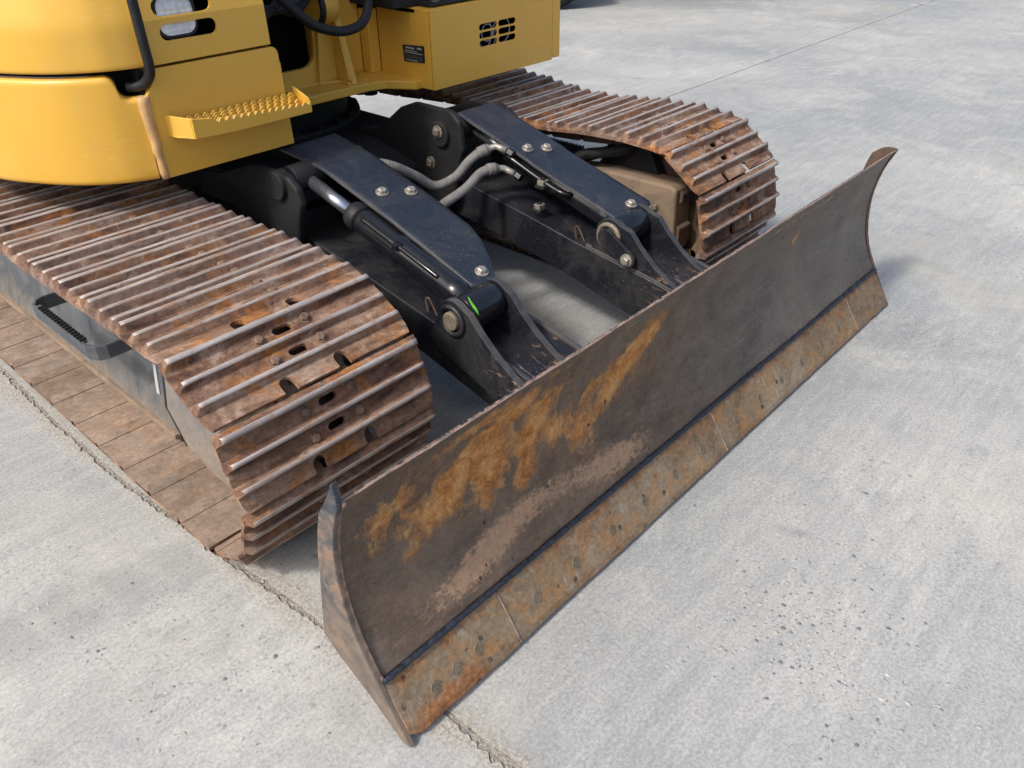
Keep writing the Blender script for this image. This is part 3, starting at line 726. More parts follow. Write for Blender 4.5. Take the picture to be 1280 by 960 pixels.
# cutting edges (four bolted segments)
ed = Vector((.083, .122)).normalized(); en = Vector((-ed.y, ed.x))      # en points to the front and up
E0 = Vector((0, .014)); EL = math.hypot(.079, .117)
for x0, x1 in ((-1.25, -.9215), (-.9185, .008), (.011, .966), (.969, 1.25)):
    mb = MB(); nu = max(6, int((x1 - x0) / .007)); nv = 8; t_ = .022
    worn = lambda x: .006 * nz(x * 3, 7) + .0035 * nz(x * 17, 1) + .003 * max(0, nz(x * 55, 4) - .2) + (.016 * max(0, 1 - (x + 1.25) / .03) if x < -1.22 else 0)
    def cpt(a, b, off):
        x = x0 + (x1 - x0) * a; d = worn(x) * (1 - b) if b < .3 else 0
        p = E0 + ed * (EL * b + d) + en * (.004 + off + (-.004 if b < .02 and off == 0 else 0)); return (x, p.x, p.y)
    a1 = mb.grid(lambda a, b: cpt(a, b, 0), nu, nv, 0, False); a2 = mb.grid(lambda a, b: cpt(a, b, -t_), nu, nv, 0, False, True)
    W1 = nv + 1
    for i in range(nu):
        for j in (0, nv): mb.f.append([a1 + i * W1 + j, a1 + (i + 1) * W1 + j, a2 + (i + 1) * W1 + j, a2 + i * W1 + j]); mb.m.append(0); mb.sm.append(False)
    for j in range(nv):
        for i in (0, nu): mb.f.append([a1 + i * W1 + j, a1 + i * W1 + j + 1, a2 + i * W1 + j + 1, a2 + i * W1 + j]); mb.m.append(0); mb.sm.append(False)
    ce = mb.build('cutting_edge', M['cut'], blade, .0015, 1)
    at = ce.data.attributes.new('rust', 'FLOAT', 'POINT')
    at.data.foreach_set('value', [min(1, max(1.15 * math.exp(-((q.co.x + 1.14) / .13) ** 2 - ((q.co.z - .02) / .045) ** 2), .5 * math.exp(-((q.co.z - .125) / .022) ** 2), .45 * math.exp(-((q.co.x + .62) / .06) ** 2 - ((q.co.z - .11) / .03) ** 2), .6 * math.exp(-((q.co.x - .9) / .06) ** 2 - ((q.co.z - .1) / .04) ** 2), .4 * math.exp(-((q.co.z - .018) / .012) ** 2))) for q in ce.data.vertices])
nrm = Vector((0, en.x, en.y))
pb = MB(); pb.cyl((0, 0, -.004), (0, 0, .0010), .0112, 22); pb.tube([(.0135 * math.cos(6.2832 * k / 22), .0135 * math.sin(6.2832 * k / 22), .0002) for k in range(19)], .0013, 5, 1, False)
pbm = pb.mesh('plow_bolt', [M['boltface'], M['dirtybolt']])
qrot = nrm.to_track_quat('Z', 'Y').to_matrix().to_4x4()
for bx in (-1.152, -1.091, -1.024, -.827, -.680, -.531, -.384, -.237, -.091, .105, .254, .400, .549, .698, .845, 1.04, 1.10, 1.165):
    p = E0 + ed * (EL * .43) + en * .004
    link('plow_bolt', pbm, blade, Matrix.Translation((bx, p.x, p.y)) @ qrot)
wb = MB()
wb.tube([(-1.248 + 2.496 * i / 400, .0765 + .0015 * nz(i * .5, 1), .141 + .002 * nz(i * .4, 8)) for i in range(401)], .0065, 8, 0, True, lambda t: 1 + .6 * nz(t * 60, 3) + .3 * nz(t * 330, 6))
wb.build('weld_bead', M['weld'], blade)
rj = MB()
for xj in (-.920, .0095, .9675):
    a_ = E0 + ed * .004 + en * .0035; b_ = E0 + ed * (EL - .004) + en * .0035
    rj = MB(); rj.tube([(xj, a_.x + (b_.x - a_.x) * t / 12, a_.y + (b_.y - a_.y) * t / 12) for t in range(13)], .0028, 6, 0, True, lambda t: 1 + .5 * nz(t * 20, xj)); rj.build('rusty_joint_seam', M['edge'], blade)
# end plates
def end_plate(x0, x1, poly, mat='endp'):
    mb = MB(); mb.prism(poly, 'x', x0, x1, 0); return mb.build('end_plate', M[mat], blade, .003)
g_ = G('scuffed_end_plate'); v_ = g_.coord(); nn_ = g_.noise(v_, 11, 6, .7, .9)
c_ = g_.ramp(nn_, [(0.38, (.035, .045, .062)), (0.50, (.095, .092, .092)), (0.62, (.23, .155, .11))])
c_ = g_.mix(g_.ramp(g_.noise(v_, 60, 5, .8), [(0.5, 0.0), (0.7, 0.5)]), c_, (.36, .25, .18))
zz_ = g_.ramp(g_.math('ADD', g_.sep(v_)[2], g_.math('MULTIPLY', g_.noise(v_, 9, 5), .2)), [(0.30, 1.0), (0.48, 0.0)])
c_ = g_.mix(g_.math('MULTIPLY', zz_, .65), c_, g_.ramp(g_.noise(v_, 22, 7, .75), [(0.3, (.12, .09, .07)), (0.7, (.27, .21, .16))]))
g_.set(color=c_, rough=.7, spec=.4); g_.bump(g_.noise(v_, 50, 5), .4, .003); M['endp'] = g_.m
fcurve = [(p[0] - .004, p[1]) for p in PS[::4]]
near_back = [(.119, .651), (.135, .617), (.15, .592), (.179, .544), (.197, .486), (.209, .43), (.222, .35), (.254, .160), (.215, .128), (.120, .075), (.022, .006)]
end_plate(-1.262, -1.248, [(-.003, .010)] + [(.040, .075)] + fcurve + [(.112, .618)] + near_back)
far_back = [(.122, .609), (.145, .608), (.167, .600), (.194, .579), (.204, .55), (.215, .50), (.222, .43), (.222, .35), (.24, .160), (.21, .128), (.12, .075), (.022, .006)]
end_plate(1.248, 1.262, [(-.003, .010)] + [(.040, .075)] + fcurve + [(.109, .606)] + far_back, 'rust_and_shade')  # darker rust here paints in the shading of the far plate
be = MB()
for xj in (-1.2485, 1.2485):
    be = MB(); be.tube([(xj - .001 * (1 if xj > 0 else -1), p[0] - .003, p[1]) for p in PS], .0032, 6, 0, True, lambda t: 1 + .9 * nz(t * 40, xj)); be.build('end_weld', M['rustbolt'], blade)
bb = MB(); bb.prism([(.178, .16), (.30, .18), (.30, .36), (.185, .42)], 'x', -1.2, 1.2); bb.build('back_beam', M['arm'], blade, .012)
be = MB(); be.prism([(.128, .57), (.150, .575), (.172, .50), (.160, .50)], 'x', -1.2, 1.2); be.build('top_stiffener', M['arm'], blade, .003)

# ---- blade arms, lugs, cylinders, covers
def zarm_top(y): return .350 + .165 * (y - .45) if y < .75 else .3995 + .155 * (y - .75)
def make_arm(xc, s):
    # s = +1 when the inner side of the machine is towards +x
    mb = MB(); h = .118
    top = [(.20, .300), (.45, .348), (.76, .392), (1.0, .435), (1.25, .475), (1.50, .50)]
    bot = [(1.50, .36), (1.25, .335), (1.0, .298), (.79, .258), (.515, .192), (.20, .15)]
    mb.prism(top + bot, 'x', xc - h, xc + h)
    arm = mb.build('blade_arm', M['arm'], EX, .016, 4)
    st = MB()
    for e in (-1, 1): st.prism([(.24, .318), (.47, .362), (.735, .400), (.735, .386), (.47, .345), (.24, .30)], 'x', xc + e * h * .93 - .006, xc + e * h * .93 + .010 * 1)
    st.build('arm_ledge', M['wornedge'], arm, .004)
    xa = xc; xc = -.412 if xc < 0 else .329; pinc = (.618, .458) if xc < 0 else (.636, .456)
    for e in (-1, 1):
        lx = xc + e * .082
        prof = arc(pinc[0], pinc[1], .056, 55, 150, 8)
        poly = [(.27, .305), (.33, .330), (.40, .360), (.46, .398), (.52, .450), (.556, .490)] + arc(pinc[0], pinc[1], .058, 130, 20, 9) + [(.695, .42), (.725, .372), (.68, .335), (.48, .27), (.30, .25)]
        lb = MB(); lb.prism(poly, 'x', lx - .011, lx + .011, 0, (), 1); lb.build('cylinder_lug', [M['arm'], M['wornedge']], arm, .003)
    pn = MB(); pn.cyl((xc - .108, *pinc), (xc + .108, *pinc), .027, 24); pn.build('pivot_pin', M['dirtybolt'], arm, .003)
    rg = MB(); xe = xc - .094
    rg.tube([(xe - .004, pinc[0] + .041 * math.cos(6.2832 * k / 32), pinc[1] + .041 * math.sin(6.2832 * k / 32)) for k in range(33)], .008, 8, 0, False); rg.build('pin_collar', M['arm'] if xc < 0 else M['dirtybolt'], arm)
    if xc > 0:
        kp = MB(); d0 = Vector(pinc); d1 = Vector((.545, .405)); dd = (d1 - d0).normalized(); ang = math.degrees(math.atan2(dd.y, dd.x))
        kp.prism(arc(d0.x, d0.y, .032, ang + 90, ang + 270, 8) + arc(d1.x, d1.y, .028, ang - 90, ang + 90, 8), 'x', xc - .118, xc - .106)
        kp.build('keeper_plate', M['arm'], arm, .003)
        place_bolt('bolt', (xc - .118, d1.x, d1.y), (-1, 0, 0), .015, .018, M['zinc'], arm)
    # small welded wire clip
    cl = MB(); x0 = xc - .10
    x0 = xa - .095; cl.tube(smooth_path([(x0, .785, .385), (x0 + .004, .80, .430), (x0 + .006, .79, .440), (x0 + .008, .78, .425), (x0 + .008, .755, .385)], 4), .003, 6); cl.build('wire_clip', M['rust_and_shade'], arm)
    # cylinder
    A = Vector((xc, *pinc)); B = Vector((xc, 1.38, .665)); d = (B - A).normalized()
    cy = MB(); cy.tube([A + d * .045, A + d * .06, A + d * .07, A + d * .095, A + d * .105, A + d * .30, A + d * .31, A + d * .33, A + d * .34, A + d * .49, A + d * .505], .040 if xc < 0 else .042, 28, 0, True,
                       lambda t: {0: .75, 1: .9, 2: 1.04, 3: 1.04, 4: 1.0, 5: 1.0, 6: 1.09, 7: 1.09, 8: 1.0, 9: 1.0, 10: .92}[round(t * 10)])
    eyeb = MB(); cy.cyl((xc - .062, *pinc), (xc + .062, *pinc), .055, 28)
    c = cy.build('hydraulic_cylinder', M['cyl'], EX, .003)
    gl = MB(); gl.tube([A + d * .50, A + d * .51, A + d * .535, A + d * .545], .044, 28, 0, True, lambda t: .9 if t in (0, 1) else 1.0); gl.build('gland_nut', M['rubber'], c)
    ro = MB(); ro.cyl(A + d * .54, B - d * .03, .021, 24); ro.build('rod', M['chrome'], c)
    re = MB(); re.cyl((xc - .055, B.y, B.z), (xc + .055, B.y, B.z), .046, 24); re.build('rod_eye', M['black'], c, .004)
    tb = MB(); off = Vector((-.030, -.012, .032))
    tb.tube(smooth_path([A + d * .47 + off, A + d * .40 + off, A + d * .30 + off, A + d * .20 + off, A + d * .14 + off * .8], 5), .008, 10); tb.build('feed_pipe', M['cyl'], c)
    bk = MB(); q = A + d * .30 + Vector((-.030, 0, .036)); bk.box((q.x - .014, q.y - .012, q.z - .012), (q.x + .014, q.y + .012, q.z + .008)); bk.build('pipe_clamp', M['zinc'] if xc > 0 else M['cyl'], c, .003)
    # rear bracket cheeks
    xc = xa
    for e in (-1, 1):
        lx = xc + e * .150; inner = (e > 0) == (xc < 0)
        tz = .752 if (inner and xc > 0) else .70
        ck = MB(); ck.prism([(1.90, .60), (1.74, .62), (1.60, tz - .03), (1.52, tz), (1.32, tz), (1.280, tz - .03), (1.270, .62), (1.30, .54), (1.33, .42), (1.42, .33), (1.90, .30)], 'x', lx - .014, lx + .014)
        ch_ = ck.build('arm_bracket', M['black'], EX, .010, 3)
        for (py, pz) in ((1.375, .676), (1.44, .545)):
            if lx > 0 and e < 0: place_bolt('bolt', (lx - .014 - (.016 if pz > .6 else 0), py, pz), (-1, 0, 0), .016, .016, M['dirtybolt'], ch_)
        bs = MB(); bs.cyl((lx - .030, 1.375, .665), (lx + .014, 1.375, .665), .046, 28); bs.build('pin_boss', M['black'], ch_, .004)
    pv = MB(); pv.cyl((xc - .16, 1.44, .43), (xc + .16, 1.44, .43), .05, 20); pv.build('arm_pivot', M['black'], arm, .003)
    return arm, c
make_arm(-.35, 1); make_arm(.35, -1)

def cover(outline, zf, parent, bolts, lip=.0):
    """bent sheet: outline in plan, height by zf(y)"""
    mb = MB(); ys_ = sorted({round(p[1], 4) for p in outline})
    y0, y1 = min(ys_), max(ys_)
    def span(y):
        xs = []
        n = len(outline)
        for i in range(n):
            a, b = outline[i], outline[(i + 1) % n]
            if (a[1] - y) * (b[1] - y) <= 0 and a[1] != b[1]: xs.append(a[0] + (b[0] - a[0]) * (y - a[1]) / (b[1] - a[1]))
        return (min(xs), max(xs)) if xs else (outline[0][0], outline[0][0])
    nv, nu = 70, 10
    def pt(a, b, dz=0):
        y = y0 + .0005 + (y1 - y0 - .001) * a; l, r = span(y); x = l + (r - l) * b
        return (x, y, zf(y) + dz + .002 * nz(x * 5, y * 5))
    a1 = mb.grid(lambda a, b: pt(a, b), nv, nu, 0, True); a2 = mb.grid(lambda a, b: pt(a, b, -.007), nv, nu, 0, True, True); W1 = nu + 1
    for i in range(nv):
        for j in (0, nu): mb.f.append([a1 + i * W1 + j, a1 + (i + 1) * W1 + j, a2 + (i + 1) * W1 + j, a2 + i * W1 + j]); mb.m.append(1); mb.sm.append(False)
    for j in range(nu):
        for i in (0, nv): mb.f.append([a1 + i * W1 + j, a1 + i * W1 + j + 1, a2 + i * W1 + j + 1, a2 + i * W1 + j]); mb.m.append(1); mb.sm.append(False)
    cv = mb.build('cylinder_cover', [M['cover'], M['wornedge']], EX)
    for (x, y) in bolts:
        dz = (zf(y + .01) - zf(y - .01)) / .02
        place_bolt('bolt', (x, y, zf(y) + .001), Vector((0, -dz, 1)), .0145, .015, M['zinc'], cv)
    return cv
def pw(pts):
    def f(y):
        for (a, b), (c, d) in zip(pts, pts[1:]):
            if y <= c: break
        t = (y - a) / (c - a); return b + (d - b) * t
    return f
near_out = [(-.41, 1.50), (-.39, 1.34), (-.39, .652), (-.315, .632), (-.285, .672), (-.251, .719), (-.21, .792), (-.19, .86), (-.19, 1.50)]
cover(near_out, pw([(.5, .456), (.955, .598), (.985, .609), (1.30, .696), (1.6, .745)]), EX, [(-.315, 1.115), (-.232, 1.075), (-.322, .684)])
far_out = [(.265, 1.37), (.265, .597), (.468, .632), (.465, 1.37)]
cover(far_out, pw([(.5, .470), (1.0, .610), (1.03, .622), (1.5, .765)]), EX, [(.322, 1.075), (.392, 1.045), (.384, .660)])

for lo, hi in (((-.222, .96, .36), (-.212, 1.30, .590)), ((.435, .80, .36), (.445, 1.30, .555))):  # added upright plates that keep sun stripes off the ground between the arms
    mb = MB(); mb.box(lo, hi); mb.build('sun_stripe_blocker', M['black'], EX, .003)
# hoses between the two cylinders
def hose(path, r):
    P = smooth_path(path, 14); n = len(P)
    Q = smooth_path(path, 60); n = len(Q)
    mb = MB(); mb.tube(Q, r, 14, 0, True, lambda t: 1 + .028 * math.sin(t * n * 1.25) + .05 * nz(t * 9, 2))
    h = mb.build('hydraulic_hose', M['hose'], EX); e = P[-1]; d = (P[-1] - P[-4]).normalized()
    cf = MB(); cf.tube([P[-16], P[-12], P[-8], P[-5]], r * 1.25, 14, 0); cf.build('hose_cuff', M['hose'], h)
    ft = MB(); ft.tube([P[-3], e, e + d * .022, e + d * .03 + Vector((0, -.012, -.006)), e + d * .034 + Vector((.004, -.035, -.014))], r * .72, 12, 0, True); ft.build('hose_fitting', M['zinc'], h)
    nt = MB(); q = e + d * .036 + Vector((.004, -.040, -.016)); nt.tube([q, q + Vector((.002, -.022, -.009))], r * .95, 6, 0); nt.build('hose_nut', M['cyl'], h, .001)
    return q
hose([(-.16, 1.42, .64), (-.12, 1.318, .640), (-.03, 1.29, .586), (.04, 1.268, .534), (.10, 1.226, .557), (.15, 1.205, .604), (.19, 1.187, .632), (.222, 1.165, .645)], .0165)
hose([(-.20, 1.21, .47), (-.06, 1.157, .504), (-.02, 1.149, .519), (.06, 1.13, .550), (.13, 1.135, .579), (.17, 1.126, .590), (.205, 1.112, .588)], .0165)
mb = MB(); mb.tube(smooth_path([(.252, 1.11, .625), (.255, 1.06, .604), (.258, .98, .575), (.260, .90, .550), (.264, .862, .541), (.285, .845, .535)], 6), .0085, 10); mb.build('feed_pipe', M['cyl'], EX)
for p in ((.256, .945, .566), (.262, .965, .472)):
    mb = MB(); mb.box((p[0] - .016, p[1] - .014, p[2] - .012), (p[0] + .016, p[1] + .014, p[2] + .006)); mb.box((p[0] - .022, p[1] - .02, p[2] - .022), (p[0] + .022, p[1] + .02, p[2] - .012), 1)
    k = mb.build('pipe_clip', [M['zinc'], M['black']], EX, .002); place_bolt('bolt', (p[0], p[1], p[2] + .006), (0, 0, 1), .007, .007, M['black'], k)

# ---- centre chassis and turntable
mb = MB()
mb.prism([(1.52, .30), (3.2, .30), (3.2, .55), (2.95, .575), (1.75, .575), (1.52, .52)], 'x', -.42, .42)
ch = mb.build('chassis', M['black'], EX, .012)
for s in (-1, 1):
    lg = MB()
    for ya, yb in ((1.62, 1.98), (2.72, 3.05)):
        lg.prism([(s * .40, .34), (s * .80, .16), (s * .86, .16), (s * .86, .33), (s * .78, .42), (s * .40, .56)], 'y', ya, yb)
        lg.build('chassis_leg', M['black'], ch, .018, 3); lg = MB()
tp = MB(); tp.cyl((.04, 2.38, .574), (.04, 2.38, .60), .44, 48); tp.build('turntable_plate', M['black'], ch, .004)
sr = MB(); sr.cyl((.04, 2.38, .60), (.04, 2.38, .735), .39, 64); sr.build('slew_ring', M['black'], ch, .006)
for k in range(24):
    a = k * 15 + 4; place_bolt('bolt', (.04 + .42 * math.cos(R(a)), 2.38 + .42 * math.sin(R(a)), .60), (0, 0, 1), .014, .014, M['black'], ch)
sw = MB(); sw.cyl((.30, 1.98, .69), (.30, 1.98, .745), .03, 20); sw.cyl((.345, 1.97, .68), (.345, 1.97, .745), .03, 20); sw.build('swing_stop', M['black'], ch, .004)

# ------------------------------------------------------------------ upper body (yellow)
ZB = .74
def wall(ctrl, z0f, z1f, name, mat, roll=.012, thick=.02, nv=10, lean=0.0):
    plan = smooth_path([(p[0], p[1], 0) for p in ctrl], 14); cum = [0]
    for a, b in zip(plan, plan[1:]): cum.append(cum[-1] + (b - a).length)
    LT = cum[-1]; n = len(plan)
    ss = [LT * i / 90 for i in range(81)]; ss = ss[:-1] + [ss[-1] + (LT - ss[-1]) * i / 110 for i in range(111)]
    nu = len(ss) - 1; mb = MB()
    def at(s_):
        k = 0
        while k < n - 2 and cum[k + 1] < s_: k += 1
        t = (s_ - cum[k]) / (cum[k + 1] - cum[k]); p = plan[k].lerp(plan[k + 1], t)
        d = (plan[min(k + 2, n - 1)] - plan[max(k - 1, 0)]).normalized(); return p, Vector((-d.y, d.x, 0))
    def pt(a, b, off):
        s_ = ss[round(a * nu)]; p, nn = at(s_); z0, z1 = z0f(LT - s_), z1f(LT - s_); z = z0 + (z1 - z0) * b
        rl = 0
        if roll: rl = roll * (max(0, 1 - (z1 - z) / roll) ** 2) + roll * .5 * (max(0, 1 - (z - z0) / roll) ** 2)
        q = p + nn * (off + rl + lean * max(0, z - 1.157)); return (q.x, q.y, z)
    bs = [0, .01, .025, .05] + [.05 + .87 * i / nv for i in range(1, nv)] + [.93, .96, .98, .992, 1.0]
    m_ = len(bs) - 1
    a1 = mb.grid(lambda a, b: pt(a, bs[round(b * m_)], 0), nu, m_, 0, True); a2 = mb.grid(lambda a, b: pt(a, bs[round(b * m_)], thick), nu, m_, 0, True, True); W1 = m_ + 1
    for i in range(nu):
        for j in (0, m_): mb.f.append([a1 + i * W1 + j, a1 + (i + 1) * W1 + j, a2 + (i + 1) * W1 + j, a2 + i * W1 + j]); mb.m.append(0); mb.sm.append(False)
    for j in range(m_):
        for i in (0, nu): mb.f.append([a1 + i * W1 + j, a1 + i * W1 + j + 1, a2 + i * W1 + j + 1, a2 + i * W1 + j]); mb.m.append(0); mb.sm.append(False)
    return mb.build(name, mat, EX)
def ztop(e):
    if e > .078: return 1.032
    if e > .050: return 1.032 - .030 * (1 - math.sqrt(max(0, 1 - ((.078 - e) / .028) ** 2)))
    if e > .022: return 1.002 - .032 * math.sqrt(max(0, 1 - ((e - .022) / .028) ** 2))
    return .970
side = [(-1.20, 3.3), (-1.19, 2.6), (-1.165, 2.05), (-1.136, 1.851), (-1.063, 1.70), (-.99, 1.598), (-.904, 1.528)]
skirt = wall(side + [(-.822, 1.493)], lambda e: ZB, ztop, 'side_skirt', M['yellow'])
upper = side + [(-.84, 1.499), (-.782, 1.4835)]
wall(upper, lambda e: 1.045, lambda e: 1.62, 'side_door', M['yellow'], .004, .02, 26, .22)
# bare folded edge between skirt and front panel
mb = MB(); pts_ = [(-.816 + .004 * nz(i * .6, 3) + .008 * (i / 14), 1.487, .973 - .233 * i / 14) for i in range(15)]
mb.tube(pts_, .019, 10, 0, True, lambda t: .95 - .40 * t + .15 * nz(t * 6, 4)); mb.build('folded_edge', M['tan'], skirt)
# recess behind the handrail foot
mb = MB(); mb.box((-.90, 1.560, .95), (-.80, 1.60, 1.05)); mb.box((-.81, 1.496, .965), (-.800, 1.56, 1.05)); mb.build('handrail_recess', M['cavity_shade'], skirt)
# lower front panel
mb = MB()
r_ = .022
fp = [(-.803, ZB), (-.366, ZB), (-.372, 1.038 - r_)] + arc(-.372 - r_, 1.038 - r_, r_, 0, 90, 6)[1:] + [(-.772, 1.038), (-.780, 1.032), (-.784, 1.0), (-.803, .975)]
mb.prism(fp, 'y', 1.480, 1.90)
lp = mb.build('front_panel', M['yellow'], EX, .007, 3)
mb = MB(); mb.box((-.3705, 1.484, .76), (-.3655, 1.50, .99)); mb.build('panel_return', M['yellow'], lp, .002)
# step with serrated tread
SB, ST = .853, .900
def teeth(x0, x1, b0, b1, h, n):
    out = []
    for i in range(n):
        a = x0 + (x1 - x0) * i / n; w = (x1 - x0) / n; bs = b0 + (b1 - b0) * (i + .5) / n
        out += [(a, bs), (a + w * .30, bs + h), (a + w * .62, bs + h), (a + w * .92, bs)]
    return out
mb = MB()
pl = [(-.768, 1.482), (-.762, 1.447), (-.735, 1.405), (-.62, 1.397), (-.345, 1.397), (-.335, 1.404), (-.335, 1.482)]
mb.plate(pl, [], lambda a, b, k: (a, b, SB + (.004 if k == 0 else 0.0)))
tl = [(-.735, SB), (-.60, SB - .006), (-.335, SB - .006), (-.335, .876)] + teeth(-.655, -.345, ST - .013, .872, .009, 13)[::-1] + [(-.672, ST), (-.735, ST + .010)]
mb.prism(tl, 'y', 1.396, 1.402)
o_ = len(mb.v)
mb.prism([(1.482, SB), (1.400, SB), (1.400, ST + .010), (1.482, ST + .014)], 'x', 0, .006)
for i in range(o_, len(mb.v)):
    x, y, z = mb.v[i]; t = (y - 1.400) / .082; mb.v[i] = (-.737 + x - .034 * t, y, z)
stp = mb.build('step', M['yellow'], lp, .0025, 2)
for i, yy in enumerate((1.415, 1.431, 1.447, 1.463)):
    mb = MB(); x0 = -.70 + .012 * (i % 2) - .010 * i; x1 = -.345 + .012 * (i % 2) - .012
    mb.prism([(x0, SB + .003), (x1, SB + .003)] + teeth(x0, x1, ST - .014 + .002 * i, .868 + .008 * i, .009, 14)[::-1], 'y', yy, yy + .007); mb.build('tread_strip', M['yellow'], lp, .0015, 1)
mb = MB(); mb.prism([(1.482, SB), (1.398, SB - .006), (1.396, .878), (1.405, .890), (1.425, .897), (1.482, .914)], 'x', -.341, -.335); mb.build('step_bracket', M['yellow'], lp, .002)
dk = MB()
for i in range(5):
    xx = -.575 + i * .05; dk = MB(); dk.plate([(xx, 1.412), (xx + .012, 1.404), (xx + .024, 1.412), (xx + .012, 1.420)], [], lambda a, b, k: (a, b, SB + .0065 - .001 * k)); dk.build('tread_hole', M['cavity_shade'], lp)
# upper front panel with two lamp slots
mb = MB()
mb.plate([(-.786, 1.046), (-.392, 1.046), (-.393, 1.157), (-.786, 1.157)], [slot(-.640, 1.122, .172, .042)[::-1]], lambda a, b, k: (a, 1.480 + .008 * k, b))
up = mb.build('upper_panel', M['yellow'], EX)
mb = MB()
mb.plate([(-.786, 1.157), (-.393, 1.157), (-.395, 1.60), (-.786, 1.60)], [slot(-.645, 1.184, .172, .044)[::-1]], lambda a, b, k: (a, 1.480 + .008 * k + .22 * (b - 1.157), b))
mb.build('panel_bend', M['yellow'], up)
mb = MB(); mb.box((-.395, 1.488, 1.046), (-.387, 1.9, 1.60)); mb.box((-.76, 1.60, 1.046), (-.395, 1.62, 1.60)); mb.build('panel_backing', M['cavity_shade'], up)  # black backing that darkens the space behind the slots
mb = MB()
lens = slot(0, 0, .118, .118, 6); ro_ = .028
lens = arc(.052 - ro_, .050 - ro_, ro_, 0, 90, 4) + arc(-.055 + ro_, .050 - ro_, ro_, 90, 180, 4) + arc(-.055 + ro_, -.050 + ro_, ro_, 180, 270, 4) + arc(.052 - ro_, -.050 + ro_, ro_, 270, 360, 4)
mb.plate(lens, [], lambda a, b, k: (-.662 + a, 1.4905 + .03 * k + .22 * max(0, b), 1.160 + b)); mb.build('lamp_lens', M['lens'], up, .006)
mb = MB(); mb.plate([(p[0] * 1.12, p[1] * 1.14) for p in lens], [[(p[0] * .99, p[1] * .99) for p in lens][::-1]], lambda a, b, k: (-.662 + a, 1.492 + .045 * k, 1.160 + b)); mb.build('lamp_housing', M['rubber'], up)
# handrail
mb = MB()
mb.tube(smooth_path([(-.812, 1.425, 1.45), (-.803, 1.432, 1.30), (-.798, 1.438, 1.207), (-.794, 1.445, 1.119), (-.790, 1.452, 1.058), (-.790, 1.460, 1.032), (-.795, 1.478, 1.012), (-.808, 1.50, .998), (-.830, 1.53, .994)], 8), .0135, 16); mb.build('handrail', M['rubber'], EX)
# swing frame: base plate, webs, boom foot
mb = MB()
base = [(-.38, 2.05), (-.38, 1.83), (-.03, 1.815), (.22, 1.812), (.285, 1.79), (.33, 1.72), (.352, 1.685), (.395, 1.685), (.395, 2.6), (-.38, 2.6)]
mb.prism(base, 'z', ZB, .772)
bp = mb.build('swing_frame', M['yellow'], EX, .004)
def web(poly, axis, a, b, holes=(), nm='frame_web', mat='yellow'):
    mb = MB(); mb.prism(poly, axis, a, b, 0, holes); return mb.build(nm, M[mat], bp, .003)
# cross web behind with big round-cornered opening
hole = arc(.02, .900, .060, -90, 0, 6) + arc(.02, .985, .060, 0, 40, 4) + [(.03, 1.10), (-.30, 1.10), (-.30, .840)]
web([(-.36, .772), (.17, .772), (.17, 1.35), (-.36, 1.35)], 'y', 1.945, 1.965, [hole[::-1]])
mb = MB(); mb.box((-.36, 2.10, .76), (.38, 2.12, 1.6)); mb.build('frame_back', M['cavity_shade'], bp)  # black sheet that darkens the inside of the frame
# boom cheek with sloping edge
web([(1.83, .772), (2.3, .772), (2.3, 1.5), (1.94, 1.5), (1.925, 1.15), (1.90, 1.05), (1.87, .92)], 'x', .155, .180)
web([(.07, .772), (.155, .772), (.155, 1.10), (.098, 1.02)], 'y', 1.925, 1.945, nm='gusset')
mb = MB(); mb.tube([(-.16, 1.942, .775), (.06, 1.942, .776), (.15, 1.90, .776), (.15, 1.84, .776)], .007, 6); mb.tube([(.153, 1.845, .79), (.153, 1.87, .92), (.153, 1.91, 1.08)], .005, 6); mb.build('frame_weld', M['yellow'], bp)
# right post
web([(.335, 1.93), (.385, 1.93), (.385, 1.985), (.335, 1.985)], 'z', .772, 1.012, nm='frame_post')
web([(.18, .772), (.335, .772), (.335, 1.06), (.18, 1.3)], 'y', 1.985, 2.0)
mb = MB(); mb.box((.39, 1.90, .772), (.40, 1.92, 1.01)); mb.build('post_rib', M['yellow'], bp, .002)
# boom pin and ring
mb = MB(); mb.cyl((.06, 1.90, 1.055), (.145, 1.90, 1.055), .062, 28); mb.build('boom_pin', M['yellow'], bp, .004)
mb = MB(); mb.tube([(.066, 1.90 + .066 * math.cos(6.2832 * k / 36), 1.055 + .066 * math.sin(6.2832 * k / 36)) for k in range(37)], .012, 10, 0, False); mb.build('pin_seal', M['rubber'], bp)
# black hoses in the boom recess
for path, r in (([(-.20, 1.75, 1.16), (-.10, 1.72, 1.055), (-.054, 1.72, 1.024), (.027, 1.72, .997), (.099, 1.72, .994), (.157, 1.72, 1.016), (.20, 1.74, 1.08), (.22, 1.78, 1.2)], .017),
                ([(-.25, 1.86, 1.22), (-.12, 1.84, 1.09), (-.05, 1.85, 1.06), (.03, 1.87, 1.10), (.10, 1.9, 1.22)], .016), ([(-.30, 1.80, 1.12), (-.15, 1.80, 1.08), (.0, 1.82, 1.13), (.12, 1.85, 1.25)], .016),
                ([(-.33, 1.78, 1.02), (-.22, 1.79, 1.06), (-.10, 1.80, 1.14), (-.02, 1.8, 1.28)], .015)):
    mb = MB(); mb.tube(smooth_path(path, 8), r, 12); mb.build('boom_hose', M['rubber'], EX)
mb = MB(); mb.box((-.06, 1.90, 1.08), (-.015, 1.93, 1.15)); mb.build('hose_bracket', M['tan'], bp, .003)

